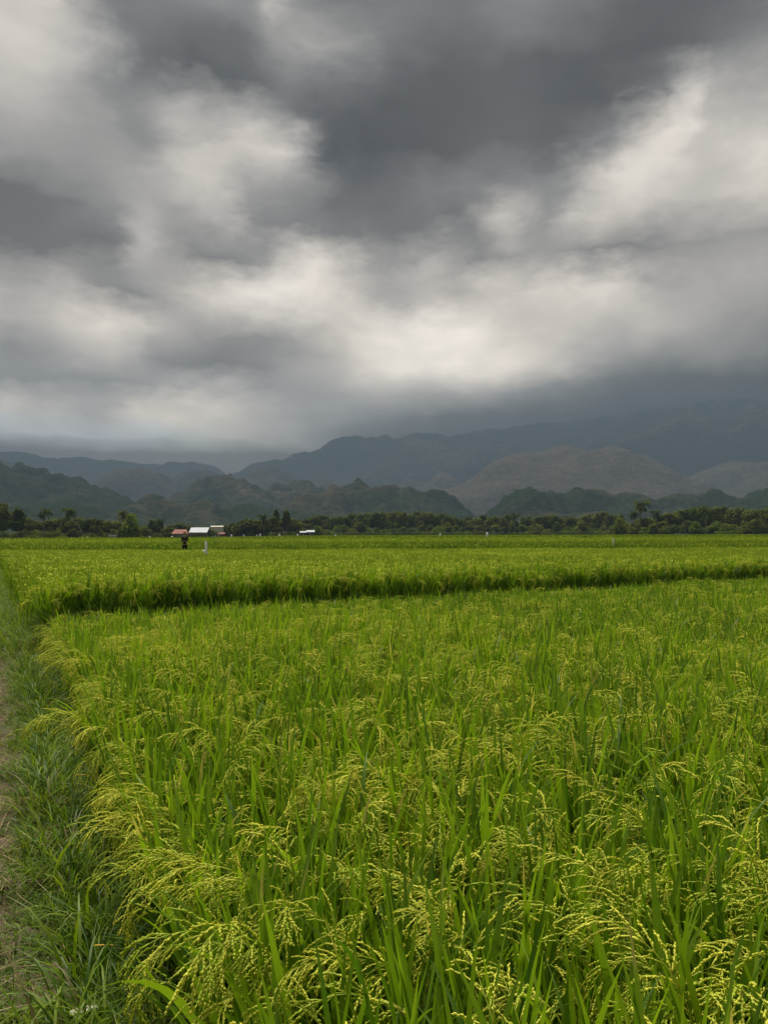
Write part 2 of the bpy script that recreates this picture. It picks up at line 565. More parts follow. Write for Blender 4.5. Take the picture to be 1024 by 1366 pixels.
# ------------------------------------------------------------------ hills
def build_range(name, label, peaks, r0, r1, na, nr, mat, seed, az_lim=48, rough=0.30, lam=0.55, bushes=0.0, lift=1.0, widen=1.0, P=7.0, fine=0.22):
    """a stretch of hill country: rounded peaks with spurs and gullies between them"""
    azs = np.linspace(-R(az_lim), R(az_lim), na)
    rs = np.linspace(r0, r1, nr)
    A, Rr = np.meshgrid(azs, rs, indexing='ij')
    X, Y = np.sin(A) * Rr, np.cos(A) * Rr
    base = (r0 + r1) / 2
    wl = base * 0.13 * lam
    wxn = fbm(X / wl, Y / wl, 2, seed, 0.35) * wl * 0.28
    wyn = fbm(X / wl + 31, Y / wl, 2, seed + 5, 0.35) * wl * 0.28
    H = np.zeros_like(X)
    dryf = np.zeros_like(X)
    for k, (px, py, r, wpx, *rest) in enumerate(peaks):
        a, e = azel(px, py)
        cx, cyy = math.sin(a) * r, math.cos(a) * r
        h = (math.tan(e) * r + 8) * lift
        w = wpx / F_PX * r * widen
        stretch = rest[0] if rest else 1.5
        # local axes: across the view / along it
        ux, uy = math.cos(a), -math.sin(a)
        ddx, ddy = X + wxn - cx, Y + wyn - cyy
        lx = (ddx * ux + ddy * uy) / w
        ly = (ddx * math.sin(a) + ddy * math.cos(a)) / (w * stretch)
        d = np.sqrt(lx * lx + ly * ly)
        hh = h * (0.5 * np.exp(-d * d * 0.75) + 0.5 / (1 + d * d * 1.1))
        H += np.maximum(hh, 0) ** P
        if len(rest) > 1:
            dryf += rest[1] * np.exp(-(d * 0.85) ** 2)
    H = H ** (1 / P)
    rg = ridged(X / wl, Y / wl, 5, seed + 50, 0.52)
    soft = ridged(X / wl, Y / wl, 3, seed + 50, 0.42)
    H2 = H * (1.0 - rough * 1.3 * (0.92 - soft)) + (rg - 0.6) * rough * fine * wl * np.clip(H / wl, 0, 1)
    tint = 0.32 + 0.45 * rg * 0.8 + dryf + 0.25 * fbm(X / (wl * 2), Y / (wl * 2), 3, seed + 70)
    if bushes:
        bn = np.clip(noise2(X / 13, Y / 13, seed + 90), 0, 1) + 0.6 * np.clip(noise2(X / 6, Y / 6, seed + 91), 0, 1)
        H2 = H2 + bushes * bn * sstep(0.9, 0.5, tint) * np.clip(H2 / 20, 0, 1)
    fade = sstep(r0, r0 + (r1 - r0) * 0.08, Rr) * (1 - sstep(r1 - (r1 - r0) * 0.08, r1, Rr))
    H2 = H2 * fade - 9
    V = np.stack([X, Y, H2], -1).reshape(-1, 3)
    i, j = np.meshgrid(np.arange(na - 1), np.arange(nr - 1), indexing='ij')
    q = (i * nr + j).ravel()
    F = np.stack([q, q + 1, q + nr + 1, q + nr], -1)
    o = link(name, mesh_np(name, V, F, [mat], True, tint=tint.ravel()))
    tag(o, label, 'hills', kind='structure')
    return o


build_range('wooded_hills', 'dark wooded foothills behind the tree line', [
    (-190, 612, 1750, 130), (-60, 598, 1800, 110), (20, 616, 1750, 80), (95, 628, 1650, 55), (140, 645, 1500, 45),
    (10, 664, 1150, 60), (75, 660, 1200, 50, 1.5, 0.1), (215, 648, 1250, 46, 1.5, 0.12), (175, 668, 1150, 40), (300, 626, 1900, 62, 1.5, 0.10),
    (265, 660, 1250, 60), (335, 668, 1250, 55), (400, 634, 2000, 50, 1.5, 0.18), (395, 676, 1200, 60), (372, 640, 1950, 40, 1.5, 0.2),
    (474, 637, 1450, 60, 1.4, 0.02), (496, 639, 1440, 56, 1.4, 0.02), (450, 645, 1420, 52, 1.4, 0.06), (425, 656, 1400, 50, 1.4, 0.12), (532, 648, 1430, 52), (555, 652, 1420, 46), (575, 650, 1420, 45), (615, 676, 1300, 40),
    (690, 650, 1250, 36), (712, 642, 1250, 38), (752, 645, 1350, 42), (795, 642, 1400, 40), (775, 672, 1100, 40, 1.3, 0.35), (842, 652, 1350, 40, 1.5, 0.15),
    (905, 654, 1400, 45), (955, 648, 1400, 45), (1010, 652, 1450, 50), (1090, 640, 1500, 80), (1200, 620, 1700, 120), (1340, 610, 1700, 120),
    (-330, 600, 1700, 120), (-480, 600, 1700, 140)],
    760, 2350, 1000, 190, M_HILL_A, 3, rough=0.28, lift=1.0, widen=1.32, lam=0.46, P=9.0, bushes=5.0)
build_range('grassy_hills', 'bare brown grass hills behind the wooded foothills', [
    (738, 598, 2900, 95, 1.3, 0.26), (690, 612, 2750, 80, 1.3, 0.26), (785, 603, 2900, 75, 1.3, 0.24), (822, 604, 2850, 66, 1.3, 0.24), (875, 628, 2800, 70, 1.3, 0.2),
    (640, 655, 2700, 60, 1.3, 0.2), (600, 620, 3400, 34, 1.3, 0.22), (560, 640, 3300, 40, 1.3, 0.1), (985, 614, 3700, 70, 1.3, 0.22), (930, 640, 3600, 50, 1.3, 0.1),
    (1060, 612, 3700, 80, 1.3, 0.1), (520, 642, 3300, 60, 1.3, 0.1), (430, 628, 3300, 50, 1.3, 0.1), (355, 612, 3600, 45), (310, 632, 3300, 40),
    (170, 617, 3200, 50, 1.3, 0.05), (205, 626, 3300, 40), (268, 619, 3500, 48), (-10, 606, 3200, 60), (45, 619, 3150, 45), (90, 635, 3000, 45), (-120, 590, 3300, 90),
    (1200, 600, 3300, 120), (1360, 610, 3300, 120), (-280, 600, 3300, 110), (-450, 590, 3300, 120)],
    2250, 4300, 760, 140, M_HILL_B, 21, rough=0.10, lam=0.50, widen=1.4, lift=0.95, P=5.0, fine=0.10)
build_range('far_mountain', 'blue far mountain fading into the cloud', [
    (465, 580, 5000, 55, 1.4), (520, 576, 5100, 90, 1.4), (610, 572, 5200, 110, 1.4), (720, 560, 5300, 120, 1.4), (840, 548, 5300, 130, 1.4), (960, 540, 5300, 150, 1.4),
    (1100, 535, 5300, 160, 1.4), (425, 590, 4900, 40, 1.4), (375, 604, 4800, 50, 1.4), (330, 612, 4800, 40, 1.4), (250, 606, 5700, 80), (130, 602, 5700, 100),
    (20, 600, 5700, 90), (-100, 590, 5700, 120), (880, 590, 4600, 60, 1.3), (960, 590, 4700, 60, 1.3), (660, 610, 4600, 60), (560, 612, 4600, 50),
    (1300, 520, 5300, 200), (-300, 570, 5500, 160), (-500, 560, 5500, 200)],
    4100, 6300, 620, 120, M_HILL_C, 45, rough=0.14, lam=0.5, widen=1.3, lift=0.92, P=4.5)


def build_haze():
    m, q = new_mat('haze')
    pv = q.n('ShaderNodeVolumePrincipled')
    pv.inputs['Color'].default_value = HAZE_COLOR
    pv.inputs['Density'].default_value = HAZE_SIGMA
    pv.inputs['Anisotropy'].default_value = 0.1
    o = q.n('ShaderNodeOutputMaterial')
    q.link(pv.outputs[0], o.inputs['Volume'])
    L, D0, D1, z0, z1 = 7400, -3500, 7800, -12, HAZE_TOP
    V = [(x, y, z) for z in (z0, z1) for y in (D0, D1) for x in (-L, L)]
    F = [[0, 2, 3, 1], [4, 5, 7, 6], [0, 1, 5, 4], [2, 6, 7, 3], [0, 4, 6, 2], [1, 3, 7, 5]]
    ob = link('haze', mesh_np('haze', V, F, [m]))
    tag(ob, 'thin blue-grey haze filling the valley air', 'haze', kind='stuff')


HAZE_COLOR = (0.172, 0.238, 0.305, 1)
build_haze()

# ------------------------------------------------------------------ blades, panicles, clumps
class Geo:
    def __init__(self):
        self.V, self.F, self.T, self.M = [], [], [], []

    def add(self, V, F, tint, mat=0):
        b = len(self.V)
        self.V.extend(V)
        self.F.extend([[b + i for i in f] for f in F])
        self.T.extend([tint] * len(V) if np.isscalar(tint) else tint)
        self.M.extend([mat] * len(F))

    def mesh(self, name, mats, smooth=True):
        return mesh_np(name, np.array(self.V), self.F, mats, smooth, tint=self.T, mat_idx=self.M)


def blade(G, base, azim, lean, bend, length, width, nseg, tint, mat=0, power=1.5, twist=0.0, tipw=0.06, sheath_shade=False, dry=0.0):
    """one leaf: a tapering, arching strip"""
    p = np.array(base, float)
    V, F, TT = [], [], []
    sa, ca = math.sin(azim), math.cos(azim)
    for k in range(nseg + 1):
        s = k / nseg
        ang = lean + bend * s ** power
        if k:
            step = length / nseg
            p = p + step * np.array([ca * math.sin(ang), sa * math.sin(ang), math.cos(ang)])
        w = 0.5 * width * min(1.0, 0.55 + 2.2 * s) * max(tipw, (1 - s ** 2.4))
        tw = azim + math.pi / 2 + twist * (0.3 + s)
        sd = np.array([math.cos(tw), math.sin(tw), 0.0]) * w
        V += [p - sd, p + sd]
        TT += [max(0.0, tint - (0.45 * (1 - s) if sheath_shade else 0.0)) + dry * max(0.0, s - 0.55) * 2.2] * 2      # shade inside the stand painted as darker tint towards the foot, over duller sheaths
        if k:
            F.append([2 * k - 2, 2 * k - 1, 2 * k + 1, 2 * k])
    G.add(V, F, TT, mat)
    return p


def tube(G, pts, radii, sides, tint, mat=0):
    V, F = [], []
    pts = [np.array(p, float) for p in pts]
    for k, p in enumerate(pts):
        d = pts[min(k + 1, len(pts) - 1)] - pts[max(k - 1, 0)]
        d = d / (np.linalg.norm(d) + 1e-9)
        a = np.cross(d, [0.31, 0.95, 0.05])
        a /= np.linalg.norm(a) + 1e-9
        b = np.cross(d, a)
        for i in range(sides):
            th = 2 * math.pi * i / sides
            V.append(p + radii[k] * (math.cos(th) * a + math.sin(th) * b))
        if k:
            for i in range(sides):
                j = (i + 1) % sides
                F.append([(k - 1) * sides + i, (k - 1) * sides + j, k * sides + j, k * sides + i])
    F.append(list(range(sides))[::-1])
    F.append([len(V) - sides + i for i in range(sides)])
    G.add(V, F, tint, mat)


def grain(G, p, d, L, w, tint):
    d = d / (np.linalg.norm(d) + 1e-9)
    a = np.cross(d, [0.2, 0.3, 0.93])
    a /= np.linalg.norm(a) + 1e-9
    b = np.cross(d, a)
    m = p + d * L * 0.45
    V = [p, m + a * w, m + b * w, m - a * w, m - b * w, p + d * L]
    F = [[0, 2, 1], [0, 3, 2], [0, 4, 3], [0, 1, 4], [5, 1, 2], [5, 2, 3], [5, 3, 4], [5, 4, 1]]
    G.add(V, F, tint)


def panicle_mesh(name, rnd, arch):
    """drooping ear: a bent stem, side branches that fan out and hang, spikelets along every branch"""
    G = Geo()
    n = 11
    L = rnd.uniform(0.20, 0.27)
    pts, p, ang = [], np.array([0.0, 0.0, -0.10]), R(6)
    stem = [p.copy()]
    for k in range(4):
        p = p + 0.027 * np.array([math.sin(ang), 0, math.cos(ang)])
        stem.append(p.copy())
        ang += R(5) * arch
    axis, dirs = [], []
    for k in range(n):
        ang += R(13.5) * arch * rnd.uniform(0.8, 1.2)
        d = np.array([math.sin(ang), rnd.uniform(-0.06, 0.06), math.cos(ang)])
        p = p + d * L / n
        axis.append(p.copy())
        dirs.append(d)
    tube(G, stem + axis, [0.0014] * len(stem) + [0.0012 - 0.00006 * k for k in range(n)], 3, 0.15)
    for k in range(n):
        for q in range(2 if k % 4 == 1 else 1):
            roll = rnd.uniform(0, 2 * math.pi)
            d = dirs[k]
            side = np.array([-d[2], 0, d[0]]) * math.cos(roll) + np.array([0, 1.0, 0]) * math.sin(roll)
            bl = rnd.uniform(0.075, 0.125) * (1.0 - 0.35 * k / n)
            bp, bd = axis[k].copy(), d * 0.95 + side * 0.5
            nb = max(6, int(bl / 0.0062))
            bt = rnd.uniform(0.2, 0.9)
            bpts = [bp.copy()]
            for m in range(nb):
                bd = bd / np.linalg.norm(bd)
                bd = bd + np.array([0, 0, -0.075]) + np.array([rnd.uniform(-.05, .05), rnd.uniform(-.05, .05), 0])
                bd = bd / np.linalg.norm(bd)
                bp = bp + bd * bl / nb
                bpts.append(bp.copy())
                if m >= 1:
                    sd = np.array([rnd.uniform(-1, 1), rnd.uniform(-1, 1), rnd.uniform(-1, 1)]) * 0.26
                    grain(G, bp + sd * 0.003, bd + sd, rnd.uniform(0.0095, 0.012), rnd.uniform(0.0022, 0.0029), min(1, max(0, bt + rnd.uniform(-0.2, 0.2))))
            bp2 = bpts[::2]
            tube(G, bp2, [0.0011 + 0.0006 * min(1, c / 2) for c in range(len(bp2))], 3, bt * 0.8)
    return G


def clump_geo(rnd, n_culm, seg=6, wide=1.0, spread=0.05, low=True):
    """tillers of one rice hill: erect upper leaves, arching lower leaves; returns ear positions too"""
    G, ears = Geo(), []
    for c in range(n_culm):
        a = rnd.uniform(0, 2 * math.pi)
        r = spread * math.sqrt(rnd.random())
        bx_, by_ = r * math.cos(a), r * math.sin(a)
        lean = rnd.uniform(0.01, 0.15)
        h = rnd.uniform(0.50, 0.64)
        top = np.array([bx_ + math.cos(a) * h * math.sin(lean), by_ + math.sin(a) * h * math.sin(lean), h * math.cos(lean)])
        tube(G, [(bx_, by_, 0), (np.array([bx_, by_, 0]) + top) / 2, top], [0.0035, 0.003, 0.002], 3, rnd.uniform(0.0, 0.3))
        tn = rnd.uniform(0.15, 0.75)
        # flag leaf: erect
        bend = rnd.uniform(0.02, 0.28) if rnd.random() < 0.82 else rnd.uniform(0.5, 1.3)
        blade(G, top * 0.93, a + rnd.uniform(-1.2, 1.2), lean + rnd.uniform(0.0, 0.16), bend,
              rnd.uniform(0.30, 0.44), wide * rnd.uniform(0.015, 0.025), seg, tn, twist=rnd.uniform(-1.5, 1.5), dry=(rnd.uniform(0.5, 0.9) if rnd.random() < 0.04 else 0.0))
        for q, hh in enumerate((0.72, 0.48)):
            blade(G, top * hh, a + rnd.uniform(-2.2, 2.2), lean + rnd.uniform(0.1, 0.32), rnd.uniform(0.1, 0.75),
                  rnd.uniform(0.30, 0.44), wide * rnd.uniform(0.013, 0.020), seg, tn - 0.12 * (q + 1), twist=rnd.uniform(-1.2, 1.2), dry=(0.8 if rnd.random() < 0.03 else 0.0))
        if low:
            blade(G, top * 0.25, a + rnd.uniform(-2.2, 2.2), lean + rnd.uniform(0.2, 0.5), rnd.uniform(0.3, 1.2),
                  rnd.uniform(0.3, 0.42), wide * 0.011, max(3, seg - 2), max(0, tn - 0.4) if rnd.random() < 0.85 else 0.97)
        ears.append((top, a))
    return G, ears


RND = random.Random(5)
N_CL, N_PA = 10, 14
PAN_G = [panicle_mesh('panicle', RND, RND.uniform(0.45, 1.3)) for _ in range(N_PA)]
PAN_ME = [gp.mesh('panicle', [M_PAN]) for gp in PAN_G]
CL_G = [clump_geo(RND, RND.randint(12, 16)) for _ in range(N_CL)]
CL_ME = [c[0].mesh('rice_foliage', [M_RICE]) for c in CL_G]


def ear_layout(ears, rnd, n, out_az=None):
    """where the ears of a plant sit: (ear mesh index, matrix)"""
    res = []
    for top, a in rnd.sample(ears, min(n, len(ears))):
        if out_az is None:
            rz = a + rnd.uniform(-0.9, 0.9)
        else:
            rz = out_az + rnd.uniform(-1.3, 1.3)
        M = Matrix.Translation(Vector(top) + Vector((0, 0, rnd.uniform(0.0, 0.165)))) @ Matrix.Rotation(rz, 4, 'Z') @ \
            Matrix.Rotation(rnd.uniform(-0.1, 0.3), 4, 'Y') @ Matrix.Scale(rnd.uniform(0.8, 1.25), 4)
        res.append((rnd.randrange(N_PA), M))
    return res


# whole-plant meshes for the mass of the crop
PROTO = bpy.data.collections.new('rice_plant_shapes')
FARC = {}


def merged(Gc, ears, rnd, n_ear):
    V, F, T, Mi = [np.array(Gc.V)], list(Gc.F), list(Gc.T), [0] * len(Gc.F)
    b = len(Gc.V)
    for k, M in ear_layout(ears, rnd, n_ear):
        P = PAN_G[k]
        A = np.array(M)
        pv = np.array(P.V) @ A[:3, :3].T + A[:3, 3]
        V.append(pv)
        F += [[b + i for i in f] for f in P.F]
        T += P.T
        Mi += [1] * len(P.F)
        b += len(pv)
    return mesh_np('rice_plant_shape', np.concatenate(V), F, [M_RICE, M_PAN], True, tint=T, mat_idx=Mi)


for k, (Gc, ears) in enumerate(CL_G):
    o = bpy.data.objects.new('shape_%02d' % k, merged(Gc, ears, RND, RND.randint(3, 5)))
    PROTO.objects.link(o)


def patch_collection(name, count, size, n_leaf, width, n_ear, ear_len, ear_w, h0, h1, mat, seg=3):
    """bigger tufts of crop for the farther paddies"""
    c = bpy.data.collections.new(name)
    rnd = random.Random(name)
    for k in range(count):
        G = Geo()
        for i in range(n_leaf):
            x, y = rnd.uniform(-size, size), rnd.uniform(-size, size)
            h = rnd.uniform(h0, h1)
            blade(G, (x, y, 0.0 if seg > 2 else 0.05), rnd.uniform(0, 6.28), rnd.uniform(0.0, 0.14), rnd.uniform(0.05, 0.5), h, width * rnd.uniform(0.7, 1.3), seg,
                  rnd.uniform(0.1, 0.8), power=2.5, twist=rnd.uniform(-1, 1), sheath_shade=True)
        for i in range(n_ear):
            x, y = rnd.uniform(-size, size), rnd.uniform(-size, size)
            z = rnd.uniform(h0 * 0.74, h1 * 0.86)
            blade(G, (x, y, z), rnd.uniform(0, 6.28), R(30), R(125), ear_len, ear_w, 4, rnd.uniform(0.0, 0.8), 1, power=1.0, tipw=0.3)
        o = bpy.data.objects.new('%s_%02d' % (name, k), G.mesh(name, [mat, M_PAN]))
        c.objects.link(o)
    return c


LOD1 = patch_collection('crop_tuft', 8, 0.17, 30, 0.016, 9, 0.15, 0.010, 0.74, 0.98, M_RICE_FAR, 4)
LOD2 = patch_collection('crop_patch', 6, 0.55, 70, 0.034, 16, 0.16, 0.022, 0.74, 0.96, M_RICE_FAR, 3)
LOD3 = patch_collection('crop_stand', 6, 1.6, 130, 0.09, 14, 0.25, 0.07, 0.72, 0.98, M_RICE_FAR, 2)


def scatter(name, pts, rot, scl, idx, tone, coll, label, cat):
    """one object whose points carry copies of the shapes in coll"""
    me = bpy.data.meshes.new(name)
    n = len(pts)
    me.vertices.add(n)
    me.vertices.foreach_set('co', np.asarray(pts, np.float32).ravel())
    a = me.attributes.new('rot', 'FLOAT_VECTOR', 'POINT')
    a.data.foreach_set('vector', np.asarray(rot, np.float32).ravel())
    a = me.attributes.new('scl', 'FLOAT_VECTOR', 'POINT')
    a.data.foreach_set('vector', np.asarray(scl, np.float32).ravel())
    a = me.attributes.new('idx', 'INT', 'POINT')
    a.data.foreach_set('value', np.asarray(idx, np.int32))
    a = me.attributes.new('tone', 'FLOAT', 'POINT')
    a.data.foreach_set('value', np.asarray(tone, np.float32))
    me.update()
    o = link(name, me)
    ng = bpy.data.node_groups.new(name + '_nodes', 'GeometryNodeTree')
    ng.interface.new_socket('Geometry', in_out='INPUT', socket_type='NodeSocketGeometry')
    ng.interface.new_socket('Geometry', in_out='OUTPUT', socket_type='NodeSocketGeometry')
    gi, go = ng.nodes.new('NodeGroupInput'), ng.nodes.new('NodeGroupOutput')
    ci = ng.nodes.new('GeometryNodeCollectionInfo')
    ci.inputs['Collection'].default_value = coll
    ci.inputs['Separate Children'].default_value = True
    ci.inputs['Reset Children'].default_value = True
    ip = ng.nodes.new('GeometryNodeInstanceOnPoints')
    ip.inputs['Pick Instance'].default_value = True

    def na(nm, typ):
        q = ng.nodes.new('GeometryNodeInputNamedAttribute')
        q.data_type = typ
        q.inputs['Name'].default_value = nm
        return [s_ for s_ in q.outputs if s_.enabled and s_.name == 'Attribute'][0]
    L_ = ng.links.new
    L_(gi.outputs[0], ip.inputs['Points'])
    L_(ci.outputs[0], ip.inputs['Instance'])
    L_(na('idx', 'INT'), ip.inputs['Instance Index'])
    er = ng.nodes.new('FunctionNodeEulerToRotation')
    L_(na('rot', 'FLOAT_VECTOR'), er.inputs[0])
    L_(er.outputs[0], ip.inputs['Rotation'])
    L_(na('scl', 'FLOAT_VECTOR'), ip.inputs['Scale'])
    L_(ip.outputs[0], go.inputs[0])
    md = o.modifiers.new('copies', 'NODES')
    md.node_group = ng
    tag(o, label, cat, kind='stuff')
    return o


def tone_at(x, y):
    return 0.16 * fbm(x * 0.22, y * 0.22, 3, 77) + 0.08 * fbm(x * 0.9, y * 0.9, 2, 78)


# ---- first paddy: plants on a loose transplanting grid
SP = 0.185
ss, tt = np.meshgrid(np.arange(-0.4, 11.6, SP), np.arange(0.60, 17.5, SP), indexing='ij')
ss, tt = ss.ravel(), tt.ravel()
ss = ss + RNG.uniform(-0.05, 0.05, len(ss))
tt = tt + RNG.uniform(-0.05, 0.05, len(tt)) * (tt > 0.7)
tt = tt + (0.05 * noise2(ss * 0.9, ss * 0 + 1.5, 4)) * (tt < 1.0)
keep = ss < EDGE_S + EDGE_K * tt - 0.05
ss, tt = ss[keep], tt[keep]
X, Y = xy(ss, tt)
keep = (Y > 0.62) & (np.abs(X) < 0.62 * Y + 2.0)
X, Y, ss, tt = X[keep], Y[keep], ss[keep], tt[keep]
Z = ground_z(X, Y)
tone = tone_at(X, Y)
hsc = 0.95 + 0.07 * fbm(X * 0.5, Y * 0.5, 3, 41) + RNG.uniform(-0.06, 0.06, len(X))
hsc *= 1 - 0.10 * sstep(2.0, 0.2, EDGE_S + EDGE_K * tt - ss)
rz = RNG.uniform(0, 2 * np.pi, len(X))
tilt = RNG.normal(0, 0.05, (len(X), 2))
edge = tt < 0.74
tilt[edge, 1] += 0.0
pxs = 512 + F_PX * X / np.maximum(Y, 0.1)
inview = (pxs > -60) & (pxs < 1084) & (Y > 0.95)
order = np.argsort(np.where(inview, Y, 1e9))
near = order[:300]
near_set = np.zeros(len(X), bool)
near_set[near] = True

PATH_AZ = math.atan2(-TY, -TX)
for i in near:
    k = RND.randrange(N_CL)
    is_edge = bool(tt[i] < 0.75)
    root = empty('rice_plant', (X[i], Y[i], Z[i]), 0.0)
    if is_edge:
        tag(root, 'rice plant at the paddy edge drooping its ears over the grass verge', 'rice plant', 'rice plants along the edge of the path')
    elif tt[i] < 1.15:
        tag(root, 'rice plant close behind the edge plants, within two rows of the verge', 'rice plant', 'rice plants behind the paddy edge')
    else:
        tag(root, 'ripening rice plant with yellow-green ears standing deep inside the first paddy', 'rice plant', 'rice plants in the first paddy')
    root.rotation_euler = (tilt[i, 0], tilt[i, 1], rz[i])
    if is_edge:
        lean = Matrix.Rotation(RND.uniform(0.0, 0.12), 3, Vector((TY, -TX, 0)))
        root.rotation_euler = (lean @ Euler((tilt[i, 0], tilt[i, 1], rz[i])).to_matrix()).to_euler()
    root.scale = (1, 1, hsc[i])
    link('foliage', CL_ME[k], root)
    for pk, M in ear_layout(CL_G[k][1], RND, RND.randint(4, 6), (PATH_AZ - rz[i]) if is_edge else None):
        ch = link('panicle', PAN_ME[pk], root)
        ch.matrix_local = M

rest = ~near_set
n = int(rest.sum())
rot = np.stack([tilt[rest, 0], tilt[rest, 1], rz[rest]], -1)
scl = np.stack([np.ones(n), np.ones(n), hsc[rest]], -1)
scatter('rice_crop', np.stack([X, Y, Z], -1)[rest], rot, scl, RNG.integers(0, N_CL, n), tone[rest], PROTO,
        'ripening rice filling the first paddy behind the front plants', 'rice crop')


def field(name, label, coll, ncoll, sp, inside, x0, x1, y0, y1, tone_off=0.0, jitter=0.5, hs=1.0):
    xs, ys = np.meshgrid(np.arange(x0, x1, sp), np.arange(y0, y1, sp), indexing='ij')
    xs = xs.ravel() + RNG.uniform(-jitter, jitter, xs.size) * sp
    ys = ys.ravel() + RNG.uniform(-jitter, jitter, ys.size) * sp
    k = inside(xs, ys)
    xs, ys = xs[k], ys[k]
    m = len(xs)
    zs = ground_z(xs, ys)
    rot_ = np.stack([RNG.normal(0, 0.03, m), RNG.normal(0, 0.03, m), RNG.uniform(0, 6.28, m)], -1)
    h = hs * (1 + 0.06 * fbm(xs * 0.35, ys * 0.35, 3, 61) + RNG.uniform(-0.05, 0.05, m))
    scl_ = np.stack([np.ones(m), np.ones(m), h], -1)
    scatter(name, np.stack([xs, ys, zs], -1), rot_, scl_, RNG.integers(0, ncoll, m), tone_at(xs * 0.5, ys * 0.5) + tone_off, coll, label, 'rice crop')


def in2(x, y):
    s, t = st(x, y)
    return (s > EDGE_S + GAP + 0.35 + EDGE_K * t) & (t > 0.32 - 0.02 * np.clip(s - 12, 0, 60)) & (y < FIELD2_END + 0.03 * x) & (np.abs(x) < 0.6 * y + 3)


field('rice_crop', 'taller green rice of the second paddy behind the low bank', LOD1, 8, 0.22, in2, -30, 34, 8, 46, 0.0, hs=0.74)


def front_rows():
    t_ = np.repeat(np.arange(0.45, 26, 0.17), 2)
    m = len(t_)
    s_ = EDGE_S + GAP + EDGE_K * t_ + np.tile([0.02, 0.2], m // 2) + RNG.uniform(-0.06, 0.06, m)
    x, y = xy(s_, t_)
    h = RNG.uniform(0.74, 0.88, m)
    scatter('rice_crop', np.stack([x, y, ground_z(x, y)], -1), np.stack([RNG.normal(0.05, 0.06, m), RNG.normal(0, 0.06, m), RNG.uniform(0, 6.28, m)], -1),
            np.stack([np.ones(m), np.ones(m), h], -1), RNG.integers(0, N_CL, m), np.full(m, 0.08), PROTO, 'rice hanging its ears along the bank side of the second paddy', 'rice crop')


front_rows()


def band(y0, y1, k=0.0):
    return lambda x, y: (y > y0 + k * x) & (y < y1 + k * x) & (np.abs(x) < 0.62 * y + 4) & (st(x, y)[1] > -0.2)


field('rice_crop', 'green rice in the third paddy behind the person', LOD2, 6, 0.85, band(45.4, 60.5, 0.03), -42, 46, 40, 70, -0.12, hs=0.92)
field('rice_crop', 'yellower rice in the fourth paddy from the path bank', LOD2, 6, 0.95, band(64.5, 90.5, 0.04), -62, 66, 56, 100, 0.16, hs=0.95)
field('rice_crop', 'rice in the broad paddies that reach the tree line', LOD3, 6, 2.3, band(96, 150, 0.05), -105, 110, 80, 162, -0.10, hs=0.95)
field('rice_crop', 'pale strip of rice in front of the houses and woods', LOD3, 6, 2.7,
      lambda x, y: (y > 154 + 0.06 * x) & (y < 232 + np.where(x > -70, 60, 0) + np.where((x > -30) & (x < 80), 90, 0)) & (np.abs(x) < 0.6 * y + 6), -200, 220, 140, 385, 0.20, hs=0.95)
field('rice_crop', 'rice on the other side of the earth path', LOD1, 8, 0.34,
      lambda x, y: (st(x, y)[1] < -1.45) & (st(x, y)[1] > -9) & (st(x, y)[0] > -1) & (st(x, y)[0] < 42), -32, 2, -4, 46, 0.0, hs=0.95)

# ------------------------------------------------------------------ verge grass, straw and litter on the path
def tuft_collection(name, count, n, lmin, lmax, w, lean, bend, rad, mat, flat=False):
    c = bpy.data.collections.new(name)
    rnd = random.Random(name)
    for k in range(count):
        G = Geo()
        for i in range(n):
            a = rnd.uniform(0, 6.28)
            r = rad * math.sqrt(rnd.random())
            b = (r * math.cos(a), r * math.sin(a), 0.004 if flat else -0.005)
            if flat:
                blade(G, (b[0], b[1], rnd.uniform(0.004, 0.03)), rnd.uniform(0, 6.28), R(rnd.uniform(78, 92)), rnd.uniform(-0.2, 0.35), rnd.uniform(lmin, lmax), w * rnd.uniform(0.6, 1.3), 3, rnd.random(), tipw=0.4)
            else:
                tn = rnd.uniform(0.05, 0.75) if rnd.random() < 0.95 else 1.0
                blade(G, b, a + rnd.uniform(-1.4, 1.4), rnd.uniform(0.05, lean), rnd.uniform(0.4, 1.0) * bend, rnd.uniform(lmin, lmax), w * rnd.uniform(0.7, 1.3), 4, tn, twist=rnd.uniform(-0.6, 0.6))
        o = bpy.data.objects.new('%s_%02d' % (name, k), G.mesh(name, [mat]))
        c.objects.link(o)
    return c


SHORT = tuft_collection('short_tuft', 6, 16, 0.04, 0.11, 0.0045, 0.8, 1.5, 0.05, M_GRASS)
LONG = tuft_collection('long_tuft', 7, 16, 0.14, 0.36, 0.0080, 0.6, 1.6, 0.05, M_GRASS)
LITTER = tuft_collection('straw_litter', 6, 7, 0.05, 0.20, 0.0035, 0, 0, 0.08, M_STRAW, True)


def verge(name, label, coll, nc, count, s0, s1, prob, lift=0.0, smin=0.7, smax=1.3, tone_off=0.0, cat='grass'):
    q = RNG.random(count)
    s_ = s0 + (s1 - s0) * q ** 1.7
    t_ = RNG.uniform(-1.5, 0.68, count)
    k = RNG.random(count) < prob(s_, t_)
    s_, t_ = s_[k], t_[k]
    x, y = xy(s_, t_)
    z = ground_z(x, y) + 0.012 + lift + (0.02 if 'straw' in name else 0)
    m = len(x)
    sc = RNG.uniform(smin, smax, m)
    scatter(name, np.stack([x, y, z], -1), np.stack([RNG.normal(0, .1, m), RNG.normal(0, .1, m), RNG.uniform(0, 6.28, m)], -1),
            np.stack([sc, sc, sc], -1), RNG.integers(0, nc, m), 0.25 * fbm(x * 2.0, y * 2.0, 2, 33) + tone_off, coll, label, cat)


